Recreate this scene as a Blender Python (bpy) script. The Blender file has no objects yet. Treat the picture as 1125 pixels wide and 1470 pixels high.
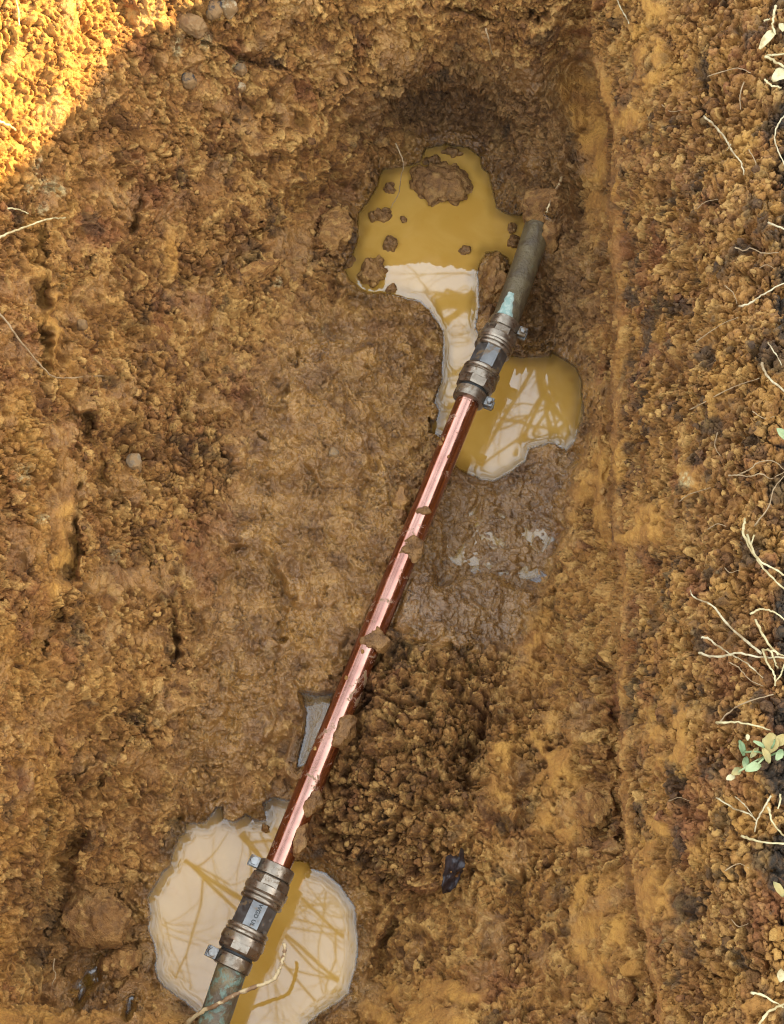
import bpy, bmesh, math, random
import numpy as np
from mathutils import Vector, Matrix
R_ = math.radians
scene = bpy.context.scene
col = scene.collection
rng = np.random.default_rng(7)
random.seed(7)

# ---------------------------------------------------------------- camera
TILT, HALF, DIST = R_(22), 0.35, 1.22
CAM = np.array([0.0, -DIST * math.sin(TILT), DIST * math.cos(TILT)])
RIGHT = np.array([1.0, 0, 0])
UP = np.array([0, math.cos(TILT), math.sin(TILT)])
FWD = np.array([0, math.sin(TILT), -math.cos(TILT)])
K = HALF / 735.0
cd = bpy.data.cameras.new('camera')
cam = bpy.data.objects.new('camera', cd)
col.objects.link(cam)
cam.location = CAM
cam.rotation_euler = (TILT, 0, 0)
cd.sensor_fit = 'VERTICAL'
cd.angle_y = 2 * math.atan(HALF)
cd.clip_start, cd.clip_end = 0.02, 500
scene.camera = cam

# ---------------------------------------------------------------- sky, sun, exposure
SUN_EL, SUN_AZ = R_(26), R_(0)          # azimuth of the sun measured from +X towards +Y
world = bpy.data.worlds.new('World')
scene.world = world
world.use_nodes = True
nt = world.node_tree
bg = nt.nodes['Background']
sky = nt.nodes.new('ShaderNodeTexSky')
sky.sky_type = 'NISHITA'
sky.sun_disc = False
sky.sun_elevation = SUN_EL
sky.sun_rotation = R_(90) - SUN_AZ
sky.air_density, sky.dust_density, sky.ozone_density = 1.0, 3.0, 0.6
geo = nt.nodes.new('ShaderNodeTexCoord')
cn = nt.nodes.new('ShaderNodeTexNoise')
cn.inputs['Scale'].default_value = 1.6
cn.inputs['Detail'].default_value = 4
nt.links.new(geo.outputs['Generated'], cn.inputs['Vector'])
cr = nt.nodes.new('ShaderNodeMapRange')
cr.inputs['From Min'].default_value, cr.inputs['From Max'].default_value = 0.35, 0.65
cr.inputs['To Min'].default_value, cr.inputs['To Max'].default_value = 0.35, 0.75
nt.links.new(cn.outputs['Fac'], cr.inputs['Value'])
cm = nt.nodes.new('ShaderNodeMix')
cm.data_type = 'RGBA'
nt.links.new(cr.outputs['Result'], cm.inputs['Factor'])
nt.links.new(sky.outputs['Color'], cm.inputs[6])
cm.inputs[7].default_value = (8.4, 9.2, 9.7, 1)       # thin bright cloud veil
nt.links.new(cm.outputs[2], bg.inputs['Color'])
bg.inputs['Strength'].default_value = 0.12
sd_ = bpy.data.lights.new('sun', 'SUN')
sd_.energy, sd_.angle, sd_.color = 5.0, R_(0.5), (1.0, 0.79, 0.38)
sun = bpy.data.objects.new('sun', sd_)
col.objects.link(sun)
sdir = Vector((math.cos(SUN_EL) * math.cos(SUN_AZ), math.cos(SUN_EL) * math.sin(SUN_AZ), math.sin(SUN_EL)))
sun.rotation_euler = sdir.to_track_quat('Z', 'Y').to_euler()
scene.view_settings.view_transform = 'Standard'
scene.view_settings.look = 'None'
scene.view_settings.exposure = 2.2
scene.view_settings.gamma = 1.0
scene.cycles.use_denoising = True
scene.cycles.denoising_prefilter = 'NONE'
scene.cycles.filter_width = 1.1
scene.cycles.diffuse_bounces = 2

# ---------------------------------------------------------------- helpers: points, noise
def at(px, py, z):
    """world point at height z under photo position (px, py); used while laying the scene out"""
    px, py, z = np.asarray(px, float), np.asarray(py, float), np.asarray(z, float)
    u, v = (px - 562.5) * K, (735 - py) * K
    dz = FWD[2] + v * UP[2]
    t = (z - CAM[2]) / dz
    return np.stack([CAM[0] + t * u, CAM[1] + t * (FWD[1] + v * UP[1]), z + 0 * t], -1)

def sstep(a, b, x):
    t = np.clip((x - a) / (b - a), 0, 1)
    return t * t * (3 - 2 * t)

def perlin(P, seed=0):
    r = np.random.default_rng(seed)
    perm = r.permutation(256).astype(np.int32)
    perm = np.concatenate([perm, perm])
    g = r.normal(size=(256, 3)).astype(np.float32)
    g /= np.linalg.norm(g, axis=1, keepdims=True)
    P = P.astype(np.float32)
    i0 = np.floor(P)
    f = P - i0
    i0 = i0.astype(np.int32) & 255
    u = f * f * f * (f * (f * 6 - 15) + 10)
    out = 0
    for dx in (0, 1):
        wx = u[:, 0] if dx else 1 - u[:, 0]
        hx = perm[(i0[:, 0] + dx) & 255]
        for dy in (0, 1):
            wy = wx * (u[:, 1] if dy else 1 - u[:, 1])
            hy = perm[(hx + i0[:, 1] + dy) & 255]
            for dz in (0, 1):
                w = wy * (u[:, 2] if dz else 1 - u[:, 2])
                gg = g[perm[(hy + i0[:, 2] + dz) & 255]]
                d = gg[:, 0] * (f[:, 0] - dx) + gg[:, 1] * (f[:, 1] - dy) + gg[:, 2] * (f[:, 2] - dz)
                out = out + w * d
    return out * 1.5

def fbm(P, seed=0, oct=3):
    s, a, o = 1.0, 1.0, 0
    for k in range(oct):
        o = o + a * perlin(P * s, seed + k)
        s *= 2.03
        a *= 0.5
    return o

def worley(P, seed=0, jit=0.85):
    r = np.random.default_rng(seed)
    perm = r.permutation(256).astype(np.int32)
    perm = np.concatenate([perm, perm])
    tab = (0.5 + jit * (r.random((256, 3)) - 0.5)).astype(np.float32)
    idr = r.random(256).astype(np.float32)
    P = P.astype(np.float32)
    b = np.floor(P - 0.5).astype(np.int32)
    F1 = np.full(len(P), 9, np.float32)
    F2 = np.full(len(P), 9, np.float32)
    ID = np.zeros(len(P), np.float32)
    for dx in (0, 1):
        for dy in (0, 1):
            for dz in (0, 1):
                c = b + np.array([dx, dy, dz], np.int32)
                h = perm[(perm[(perm[c[:, 0] & 255] + c[:, 1]) & 255] + c[:, 2]) & 255]
                q = tab[h] + c - P
                d = q[:, 0] ** 2 + q[:, 1] ** 2 + q[:, 2] ** 2
                new = d < F1
                F2 = np.where(new, F1, np.minimum(F2, d))
                ID = np.where(new, idr[h], ID)
                F1 = np.where(new, d, F1)
    return np.sqrt(F1), np.sqrt(F2), ID

def poly_sd(px, py, poly):
    """signed distance to a closed outline, negative inside"""
    V = np.array(poly, float)
    W = np.roll(V, -1, 0)
    d2 = np.full(px.shape, 1e12)
    inside = np.zeros(px.shape, bool)
    for (x0, y0), (x1, y1) in zip(V, W):
        ex, ey = x1 - x0, y1 - y0
        t = np.clip(((px - x0) * ex + (py - y0) * ey) / (ex * ex + ey * ey + 1e-9), 0, 1)
        d2 = np.minimum(d2, (px - x0 - t * ex) ** 2 + (py - y0 - t * ey) ** 2)
        if y0 != y1:
            c = ((y0 > py) != (y1 > py)) & (px < (x1 - x0) * (py - y0) / (y1 - y0) + x0)
            inside ^= c
    d = np.sqrt(d2)
    return np.where(inside, -d, d)

def line_d(px, py, pts):
    V = np.array(pts, float)
    d2 = np.full(px.shape, 1e12)
    for (x0, y0), (x1, y1) in zip(V[:-1], V[1:]):
        ex, ey = x1 - x0, y1 - y0
        t = np.clip(((px - x0) * ex + (py - y0) * ey) / (ex * ex + ey * ey + 1e-9), 0, 1)
        d2 = np.minimum(d2, (px - x0 - t * ex) ** 2 + (py - y0 - t * ey) ** 2)
    return np.sqrt(d2)

def tag(o, label=None, cat=None, group=None, kind=None):
    if label: o['label'] = label
    if cat: o['category'] = cat
    if group: o['group'] = group
    if kind: o['kind'] = kind
    return o

def mesh_from(name, V, F, mat=None, parent=None, smooth=True, attrs=None, link=True):
    me = bpy.data.meshes.new(name)
    V = np.asarray(V, np.float32)
    if isinstance(F, np.ndarray):
        n, k = F.shape
        me.vertices.add(len(V))
        me.vertices.foreach_set('co', V.ravel())
        me.loops.add(n * k)
        me.loops.foreach_set('vertex_index', F.astype(np.int32).ravel())
        me.polygons.add(n)
        me.polygons.foreach_set('loop_start', np.arange(0, n * k, k, dtype=np.int32))
        me.update(calc_edges=True)
    else:
        me.from_pydata([tuple(map(float, v)) for v in V], [], F)
    me.polygons.foreach_set('use_smooth', np.full(len(me.polygons), smooth))
    if attrs:
        for k_, a in attrs.items():
            at_ = me.attributes.new(k_, 'FLOAT', 'POINT')
            at_.data.foreach_set('value', np.asarray(a, np.float32))
    if mat: me.materials.append(mat)
    me.update()
    o = bpy.data.objects.new(name, me)
    if link: col.objects.link(o)
    if parent: o.parent = parent
    return o

# ---------------------------------------------------------------- materials
def new_mat(name):
    m = bpy.data.materials.new(name)
    m.use_nodes = True
    return m, m.node_tree, m.node_tree.nodes['Principled BSDF']

def nd(t, typ, **kw):
    n = t.nodes.new(typ)
    for k_, v in kw.items(): setattr(n, k_, v)
    return n

def rgbmix(t, fac, a, b, blend='MIX'):
    n = nd(t, 'ShaderNodeMix', data_type='RGBA', blend_type=blend)
    for sock, v in ((n.inputs['Factor'], fac), (n.inputs[6], a), (n.inputs[7], b)):
        if isinstance(v, bpy.types.NodeSocket): t.links.new(v, sock)
        elif isinstance(v, (int, float)): sock.default_value = v
        else: sock.default_value = (*v, 1)
    return n.outputs[2]

def ramp(t, v, lo, hi, a=0.0, b=1.0):
    n = nd(t, 'ShaderNodeMapRange', interpolation_type='SMOOTHSTEP')
    t.links.new(v, n.inputs['Value'])
    for k_, x in (('From Min', lo), ('From Max', hi), ('To Min', a), ('To Max', b)): n.inputs[k_].default_value = x
    return n.outputs['Result']

def math_(t, op, a, b):
    n = nd(t, 'ShaderNodeMath', operation=op)
    for s, v in zip(n.inputs, (a, b)):
        if isinstance(v, bpy.types.NodeSocket): t.links.new(v, s)
        else: s.default_value = v
    return n.outputs[0]

def noise(t, scale, detail=4, rough=0.55, dist=0.0):
    tc = nd(t, 'ShaderNodeTexCoord')
    n = nd(t, 'ShaderNodeTexNoise')
    n.inputs['Scale'].default_value = scale
    n.inputs['Detail'].default_value = detail
    n.inputs['Roughness'].default_value = rough
    n.inputs['Distortion'].default_value = dist
    t.links.new(tc.outputs['Object'], n.inputs['Vector'])
    return n.outputs['Fac']

def attr(t, name):
    return nd(t, 'ShaderNodeAttribute', attribute_name=name).outputs['Fac']

def bump(t, h, strength, dist, b):
    n = nd(t, 'ShaderNodeBump')
    n.inputs['Strength'].default_value = strength
    n.inputs['Distance'].default_value = dist
    t.links.new(h, n.inputs['Height'])
    t.links.new(n.outputs['Normal'], b.inputs['Normal'])

def soil_material():
    m, t, b = new_mat('soil')
    big = noise(t, 9, 3)
    mid = noise(t, 45, 4)
    sm = noise(t, 220, 4, 0.65)
    fine = noise(t, 800, 3, 0.6)
    c = rgbmix(t, ramp(t, big, 0.38, 0.66), (0.25, 0.125, 0.040), (0.34, 0.185, 0.062))
    c = rgbmix(t, ramp(t, mid, 0.52, 0.72, 0, 0.75), c, (0.43, 0.265, 0.105))
    c = rgbmix(t, ramp(t, mid, 0.46, 0.30, 0, 0.65), c, (0.15, 0.068, 0.026))
    c = rgbmix(t, ramp(t, attr(t, 'crumb'), 0.50, 0.95, 0, 0.85), c, (0.52, 0.35, 0.16))
    c = rgbmix(t, ramp(t, attr(t, 'crumb'), 0.45, 0.05, 0, 0.75), c, (0.11, 0.052, 0.022))
    c = rgbmix(t, ramp(t, sm, 0.55, 0.78, 0, 0.55), c, (0.52, 0.36, 0.17))
    c = rgbmix(t, ramp(t, sm, 0.46, 0.30, 0, 0.7), c, (0.09, 0.042, 0.018))
    c = rgbmix(t, attr(t, 'red'), c, (0.22, 0.085, 0.04))
    c = rgbmix(t, attr(t, 'clay'), c, rgbmix(t, ramp(t, mid, .35, .65), (0.31, 0.165, 0.050), (0.43, 0.255, 0.075)))  # clay tone, also the painted sunlight at the upper left
    c = rgbmix(t, attr(t, 'wet'), c, rgbmix(t, ramp(t, mid, 0.3, 0.7), (0.15, 0.080, 0.030), (0.34, 0.205, 0.085)))
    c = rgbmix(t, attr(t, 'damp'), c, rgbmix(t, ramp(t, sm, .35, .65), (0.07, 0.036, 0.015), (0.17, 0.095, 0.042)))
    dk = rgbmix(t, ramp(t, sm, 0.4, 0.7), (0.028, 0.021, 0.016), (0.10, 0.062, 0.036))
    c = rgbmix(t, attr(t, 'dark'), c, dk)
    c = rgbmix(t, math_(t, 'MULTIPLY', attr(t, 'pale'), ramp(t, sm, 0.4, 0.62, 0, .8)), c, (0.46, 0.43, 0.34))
    c = rgbmix(t, 1.0, c, (0.91, 0.745, 0.44), 'MULTIPLY')
    t.links.new(c, b.inputs['Base Color'])
    ro = math_(t, 'SUBTRACT', 0.88, math_(t, 'MULTIPLY', attr(t, 'wet'), ramp(t, mid, 0.3, 0.65, 0.38, 0.66)))
    ro = math_(t, 'MAXIMUM', 0.11, math_(t, 'SUBTRACT', ro, math_(t, 'MULTIPLY', attr(t, 'gloss'), ramp(t, noise(t, 75, 4), 0.40, 0.56, 0.05, 0.55))))
    t.links.new(ro, b.inputs['Roughness'])
    t.links.new(math_(t, 'ADD', 0.45, math_(t, 'MULTIPLY', attr(t, 'gloss'), 0.45)), b.inputs['Specular IOR Level'])
    h = math_(t, 'ADD', sm, math_(t, 'MULTIPLY', fine, 0.25))
    bump(t, h, 1.0, 0.0028, b)
    return m
SOIL = soil_material()

def stone_mat(name, c1, c2):
    m, t, b = new_mat(name)
    n = noise(t, 170, 4)
    c = rgbmix(t, ramp(t, n, .4, .65), c1, c2)
    c = rgbmix(t, ramp(t, noise(t, 95, 5, .65), 0.40, 0.53), c, (0.20, 0.11, 0.038))
    t.links.new(c, b.inputs['Base Color'])
    b.inputs['Roughness'].default_value = 0.8
    bump(t, n, 0.9, 0.002, b)
    return m

def simple(name, colr, rough=0.6, metal=0.0, c2=None, scale=200, bumpd=0.0, lo=0.4, hi=0.65, spec=0.5, detail=4):
    m, t, b = new_mat(name)
    n = noise(t, scale, detail)
    if c2: t.links.new(rgbmix(t, ramp(t, n, lo, hi), colr, c2), b.inputs['Base Color'])
    else: b.inputs['Base Color'].default_value = (*colr, 1)
    b.inputs['Roughness'].default_value = rough
    b.inputs['Metallic'].default_value = metal
    b.inputs['Specular IOR Level'].default_value = spec
    if bumpd: bump(t, n, 0.6, bumpd, b)
    return m

def copper_material():
    m, t, b = new_mat('copper')
    n = noise(t, 120, 5, 0.6)
    big = noise(t, 28, 4)
    c = rgbmix(t, ramp(t, big, 0.35, 0.7), (0.50, 0.265, 0.20), (0.34, 0.155, 0.115))
    c = rgbmix(t, ramp(t, n, 0.62, 0.74, 0, 0.7), c, (0.40, 0.19, 0.14))
    t.links.new(c, b.inputs['Base Color'])
    mud = math_(t, 'MAXIMUM', ramp(t, noise(t, 62, 7, 0.72, 0.5), 0.57, 0.64), ramp(t, noise(t, 300, 5, 0.7), 0.66, 0.71))
    c = rgbmix(t, mud, c, (0.17, 0.10, 0.042))
    t.links.new(c, b.inputs['Base Color'])
    t.links.new(math_(t, 'SUBTRACT', 1.0, mud), b.inputs['Metallic'])
    t.links.new(math_(t, 'ADD', ramp(t, n, 0.3, 0.75, 0.12, 0.24), math_(t, 'MULTIPLY', mud, 0.45)), b.inputs['Roughness'])
    bump(t, n, 0.12, 0.0006, b)
    return m

def verdigris_material(name, green, mul=1.0):
    m, t, b = new_mat(name)
    a, bb = noise(t, 60, 5, 0.6, 0.6), noise(t, 150, 5, 0.65, 0.4)
    c = rgbmix(t, ramp(t, a, 0.38, 0.62), (0.15, 0.115, 0.055), (0.085, 0.06, 0.032))
    c = rgbmix(t, ramp(t, bb, green, green + 0.10, 0, 0.9), c, (0.11, 0.165, 0.130))
    c = rgbmix(t, ramp(t, bb, green + 0.14, green + 0.22, 0, 0.8), c, (0.30, 0.36, 0.28))
    c = rgbmix(t, 1.0, c, (mul, mul * .93, mul * .85), 'MULTIPLY')
    t.links.new(c, b.inputs['Base Color'])
    b.inputs['Roughness'].default_value = 0.5
    bump(t, math_(t, 'ADD', bb, a), 0.8, 0.002, b)
    return m

def gunmetal(name, a_, b_, rough):
    m, t, b = new_mat(name)
    n = noise(t, 240, 5, 0.6)
    big = noise(t, 55, 4)
    c = rgbmix(t, ramp(t, big, 0.35, 0.68), a_, b_)
    mud = math_(t, 'MAXIMUM', ramp(t, n, 0.60, 0.70, 0, 0.8), ramp(t, noise(t, 90, 6, 0.7), 0.53, 0.61))
    c = rgbmix(t, mud, c, (0.13, 0.08, 0.036))
    t.links.new(c, b.inputs['Base Color'])
    t.links.new(ramp(t, mud, 0, 1, 0.93, 0.1), b.inputs['Metallic'])
    t.links.new(ramp(t, n, 0.3, 0.7, rough - 0.1, rough + 0.15), b.inputs['Roughness'])
    bump(t, n, 0.25, 0.0006, b)
    return m
COPPER = copper_material()
VERD_LOW = verdigris_material('verdigris_pipe', 0.49)
VERD_TOP = verdigris_material('muddy_old_pipe', 0.68, 0.75)
PATINA = simple('pale_patina', (0.21, 0.30, 0.25), 0.75, 0, (0.36, 0.42, 0.35), 260, 0.001)
BRONZE = gunmetal('bronze_fitting', (0.30, 0.245, 0.185), (0.19, 0.15, 0.11), 0.32)
BODY = gunmetal('dark_nickel_body', (0.20, 0.195, 0.185), (0.13, 0.125, 0.12), 0.42)
ZINC = gunmetal('zinc_bolt', (0.24, 0.235, 0.225), (0.15, 0.14, 0.12), 0.42)
INK = simple('engraved_letters', (0.02, 0.02, 0.018), 0.6)
ROOT_PALE = simple('pale_root', (0.44, 0.36, 0.21), 0.65, 0, (0.24, 0.16, 0.075), 130, 0.001)
ROOT_THIN = simple('fine_root', (0.30, 0.20, 0.10), 0.7, 0, (0.21, 0.13, 0.06), 160, 0.0006)
ROOT_BARK = simple('peeling_root', (0.44, 0.32, 0.16), 0.65, 0, (0.19, 0.10, 0.04), 110, 0.0012, 0.48, 0.56)
STRAW = simple('straw', (0.50, 0.42, 0.22), 0.6, 0, (0.33, 0.24, 0.10), 130, 0.0008)
LEAF_GREEN = simple('weed_leaf', (0.13, 0.18, 0.07), 0.6, 0, (0.27, 0.31, 0.14), 90, 0.001)
LEAF_YELLOW = simple('yellow_leaf', (0.33, 0.24, 0.075), 0.65, 0, (0.22, 0.19, 0.07), 90, 0.001)
LEAF_DARK = simple('rotten_leaf', (0.016, 0.009, 0.009), 0.5, 0, (0.035, 0.026, 0.028), 120, 0.0015)
BARK = simple('tree_bark', (0.05, 0.042, 0.035), 0.9, 0, (0.09, 0.075, 0.06), 14, 0.01)
TURF = simple('turf', (0.05, 0.07, 0.025), 0.9, 0, (0.09, 0.085, 0.04), 6, 0.02)
GRASS = simple('grass_blade', (0.09, 0.13, 0.045), 0.6, 0, (0.20, 0.19, 0.08), 30)

def water_material():
    m, t, b = new_mat('muddy_water')
    n = noise(t, 26, 4, 0.6, 0.8)
    c = rgbmix(t, ramp(t, n, 0.35, 0.68), (0.39, 0.208, 0.036), (0.43, 0.24, 0.050))
    c = rgbmix(t, ramp(t, noise(t, 60, 3), 0.62, 0.76, 0, 0.5), c, (0.36, 0.16, 0.02))
    t.links.new(c, b.inputs['Base Color'])
    b.inputs['Roughness'].default_value = 0.02
    b.inputs['IOR'].default_value = 1.95
    out = t.nodes['Material Output']
    gl = nd(t, 'ShaderNodeBsdfGlossy')
    gl.inputs['Roughness'].default_value = 0.02
    tr = nd(t, 'ShaderNodeBsdfTransparent')
    tr.inputs['Color'].default_value = (0.88, 0.78, 0.56, 1)
    fr = nd(t, 'ShaderNodeFresnel')
    fr.inputs['IOR'].default_value = 1.95
    m1 = nd(t, 'ShaderNodeMixShader')
    t.links.new(fr.outputs[0], m1.inputs[0])
    t.links.new(tr.outputs[0], m1.inputs[1])
    t.links.new(gl.outputs[0], m1.inputs[2])
    m2 = nd(t, 'ShaderNodeMixShader')
    t.links.new(attr(t, 'depth'), m2.inputs[0])
    t.links.new(m1.outputs[0], m2.inputs[1])
    t.links.new(b.outputs[0], m2.inputs[2])
    t.links.new(m2.outputs[0], out.inputs['Surface'])
    return m
WATER = water_material()

# ---------------------------------------------------------------- the trench: heights in cm over the floor
COLS = [-700, -300, -100, 0, 100, 200, 300, 400, 500, 600, 700, 800, 850, 890, 1000, 1100, 1200, 1825]
ROWS = {
 -700: [28] * 18, -300: [28] * 18,
 -100: [28, 28, 28, 28, 27, 25, 24, 23, 22, 22, 22, 22, 22, 24, 27, 28, 28, 28],
 0:    [28, 28, 28, 27, 25, 22, 20, 19, 18, 17, 17, 17, 17, 20, 25, 28, 28, 28],
 70:   [28, 28, 27.5, 26, 24, 20, 17.5, 15.5, 14, 13, 13, 14, 15, 19, 25, 28, 28, 28],
 125:  [28, 28, 27, 25.5, 23, 18.5, 15, 13, 11, 9, 8.5, 11, 12, 18, 25, 28, 28, 28],
 200:  [28, 28, 27, 25, 21.5, 16, 12, 10, 7, 1.5, 2, 8, 10.5, 16.5, 24.5, 28, 28, 28],
 300:  [28, 28, 27, 24, 19, 14, 10.5, 7.5, 3.5, -1, 0, 7.5, 9, 16, 24.5, 28, 28, 28],
 450:  [28, 28, 26, 22, 16, 11.5, 8.5, 6, 4.5, 2, .5, 4, 7, 15, 24, 28, 28, 28],
 600:  [28, 28, 26, 21, 15, 10.5, 7.5, 6, 4.8, 3.6, 0, 2, 6.5, 15, 24, 28, 28, 28],
 750:  [28, 28, 26, 20, 14, 9.5, 7, 5.6, 5, 4.6, 1.6, 3, 7, 15, 24, 28, 28, 28],
 900:  [28, 28, 25, 19, 13, 8.5, 6.5, 5.4, 5.0, 5.6, 3.6, 4.5, 8, 15, 24, 28, 28, 28],
 1050: [28, 28, 24, 17, 11, 7, 5, 4.0, 5, 6.5, 6.5, 8, 9.5, 15, 24, 28, 28, 28],
 1200: [28, 28, 22, 14, 8, 4, 1, 1, 4, 6, 7, 8.5, 10, 15, 24, 28, 28, 28],
 1290: [28, 28, 20, 12, 5, 2, -.5, -1, 0, 4, 7, 9, 11, 15, 24, 28, 28, 28],
 1350: [28, 28, 18, 9, 3, 1.5, -.5, -1, 0, 3, 7, 9.5, 11, 15, 24, 28, 28, 28],
 1410: [28, 28, 16, 8, 2, 1, 0.5, -1, 0, 4.5, 8.5, 10, 11.5, 15, 24, 28, 28, 28],
 1470: [28, 28, 17, 10, 8, 6.5, 3, -1.5, 2, 8, 10.5, 11, 12, 15, 24, 28, 28, 28],
 1600: [28, 28, 21, 17, 15, 14, 10, 5, 9, 13, 13, 13, 14, 17, 25, 28, 28, 28],
 1900: [28, 28, 26, 25, 24, 24, 23, 22, 22, 22, 22, 22, 22, 24, 27, 28, 28, 28],
 2100: [28] * 18,
}
cg_x = np.arange(-700, 1830, 10.0)
cg_y = np.arange(-700, 2105, 10.0)
tab = np.array(list(ROWS.values()), float)
tab = (tab + 0.18 * np.maximum(tab - 6, 0)) * 0.01
BANK = 0.3196
tmp = np.stack([np.interp(cg_x, COLS, r) for r in tab])
base = np.stack([np.interp(cg_y, list(ROWS), tmp[:, j]) for j in range(len(cg_x))], 1)
def blur(a, r):
    k_ = np.ones(2 * r + 1) / (2 * r + 1)
    for ax in (0, 1):
        pad = [(r, r) if i == ax else (0, 0) for i in (0, 1)]
        a = np.apply_along_axis(lambda v: np.convolve(v, k_, 'valid'), ax, np.pad(a, pad, 'edge'))
    return a
base = blur(blur(base, 2), 2)

def base_h(px, py):
    x = np.clip((np.asarray(px, float) + 700) / 10, 0, len(cg_x) - 1.001)
    y = np.clip((np.asarray(py, float) + 700) / 10, 0, len(cg_y) - 1.001)
    i, j = x.astype(int), y.astype(int)
    fx, fy = x - i, y - j
    return (base[j, i] * (1 - fx) + base[j, i + 1] * fx) * (1 - fy) + (base[j + 1, i] * (1 - fx) + base[j + 1, i + 1] * fx) * fy

def axis_samples(lo, hi, step, out_lo, out_hi):
    mid_ = np.arange(lo, hi, step)
    def grow(span):
        s, d, res = 0, step, []
        while s < span:
            d = min(d * 1.09, 26)
            s += d
            res.append(s)
        return np.array(res) * span / res[-1]
    return np.concatenate([lo - grow(lo - out_lo)[::-1], mid_, mid_[-1] + grow(out_hi - mid_[-1])])
STEP = 1.45
gx = axis_samples(-40, 1165, STEP, -700, 1825)
gy = axis_samples(-40, 1510, STEP, -700, 2100)
NX, NY = len(gx), len(gy)
PX, PY = [a.ravel() for a in np.meshgrid(gx, gy)]
H = base_h(PX, PY)

POOL_TOP = [(490, 385), (504, 366), (513, 339), (512, 305), (525, 289), (541, 267), (549, 243), (571, 238), (603, 232), (611, 214),
 (640, 205), (672, 211), (691, 225), (694, 240), (702, 249), (707, 267), (712, 297), (733, 307), (763, 303), (772, 318), (752, 392),
 (742, 420), (728, 372), (712, 362), (698, 364), (688, 385), (686, 410), (687, 440), (684, 470), (700, 505), (744, 511), (763, 510),
 (789, 511), (792, 504), (810, 514), (827, 528), (836, 547), (837, 597), (827, 632), (813, 648), (795, 637), (789, 637), (760, 645),
 (757, 663), (733, 679), (709, 689), (689, 688), (667, 680), (650, 668), (634, 627), (617, 621), (613, 597), (623, 603), (629, 589),
 (623, 576), (633, 547), (633, 517), (637, 493), (636, 475), (617, 449), (603, 433), (573, 427), (547, 422), (528, 422), (512, 411), (496, 395)]
POOL_LOW = [(310, 1158), (320, 1158), (322, 1174), (335, 1179), (353, 1169), (362, 1177), (380, 1176), (378, 1152), (392, 1143),
 (420, 1150), (424, 1200), (416, 1238), (443, 1235), (447, 1246), (470, 1253), (489, 1272), (509, 1302), (515, 1346), (509, 1393),
 (501, 1427), (477, 1444), (443, 1468), (425, 1500), (300, 1500), (290, 1462), (279, 1453), (267, 1439), (249, 1427), (234, 1417), (226, 1405),
 (223, 1393), (224, 1373), (219, 1355), (211, 1333), (214, 1313), (210, 1288), (222, 1270), (231, 1250), (243, 1241), (248, 1219),
 (255, 1198), (264, 1194), (264, 1181), (294, 1181), (303, 1169)]
POOL_MID = [(432, 994), (452, 999), (478, 996), (470, 1030), (459, 1050), (446, 1080), (436, 1098), (426, 1102), (431, 1080), (437, 1051), (440, 1022)]
POOL_NOOK = [(118, 1402), (128, 1392), (134, 1391), (146, 1378), (139, 1392), (140, 1408), (132, 1416), (124, 1420), (112, 1439), (115, 1422), (107, 1420)]
POOL_NOOK2 = [(184, 1432), (195, 1428), (190, 1436), (188, 1448), (179, 1462), (183, 1448)]
WEB = [(632, 722), (690, 714), (780, 735), (800, 760), (775, 830), (740, 838), (690, 820), (634, 836)]
POOLS = [(POOL_TOP, 0.0), (POOL_LOW, 0.0), (POOL_MID, 0.022), (POOL_NOOK, 0.010), (POOL_NOOK2, 0.020)]
COPPER_LINE = [(396, 1248), (675, 568)]
PIPE_LINE = [(270, 1620), (304, 1475), (333, 1385), (396, 1248), (675, 568), (725, 467), (775, 320), (792, 285)]
RIDGE_Y = [-100, 0, 60, 90, 200, 320, 500, 700, 900, 1100, 1250, 1400, 1520]
RIDGE_X = [846, 848, 846, 850, 878, 868, 878, 874, 880, 884, 902, 930, 950]

H0 = H.copy()
# steps and hollows of the dug shape
xr = np.interp(PY, RIDGE_Y, RIDGE_X)
q3 = np.stack([PX * 0.01, PY * 0.01, 0 * PX], 1)
wob = fbm(q3 * 2.2, 50, 3)
ridge_d = xr + wob * 3.5 - PX
stepdepth = np.interp(PY, [-60, 40, 110, 300, 380, 900, 1000, 1250, 1500], [0, .02, .05, .045, .026, .022, .030, .026, .014])
H = H - stepdepth * sstep(-1, 4.5, ridge_d) * (1 - sstep(10, np.interp(PY, [0, 100, 300, 400, 1500], [40, 95, 85, 60, 50]), ridge_d))
strip = np.exp(-((ridge_d + 7) / 7.0) ** 2) * sstep(30, 120, PY)
H = H - 0.013 * np.exp(-((ridge_d - 5 + wob * 4) / 5.0) ** 2) * sstep(330, 420, PY) * (0.45 + 0.55 * sstep(-0.5, 0.1, np.sin(PY * 0.013) + wob))
lip_y = np.interp(PX, [545, 570, 610, 650, 690, 730, 775], [205, 160, 128, 118, 132, 160, 200]) + wob * 22
cave = sstep(0, 22, PY - lip_y) * sstep(540, 575, PX) * (1 - sstep(735, 775, PX)) * (1 - sstep(150, 215, PY))
H = H - cave * 0.022
H = H - 0.02 * sstep(0, 1, np.exp(-((PX - 770) / 30) ** 2 - ((PY - 470) / 40) ** 2))           # dark hollow right of the upper fitting
H = np.where((PX > -60) & (PX < 1180), H, H)
webd = np.full(PX.shape, 99.0)
sel = (PX > 560) & (PX < 860) & (PY > 650) & (PY < 900)
webd[sel] = poly_sd(PX[sel], PY[sel], WEB)
web = 1 - sstep(-12, 25, webd)
H = H * (1 - web) + web * 0.0165

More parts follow.
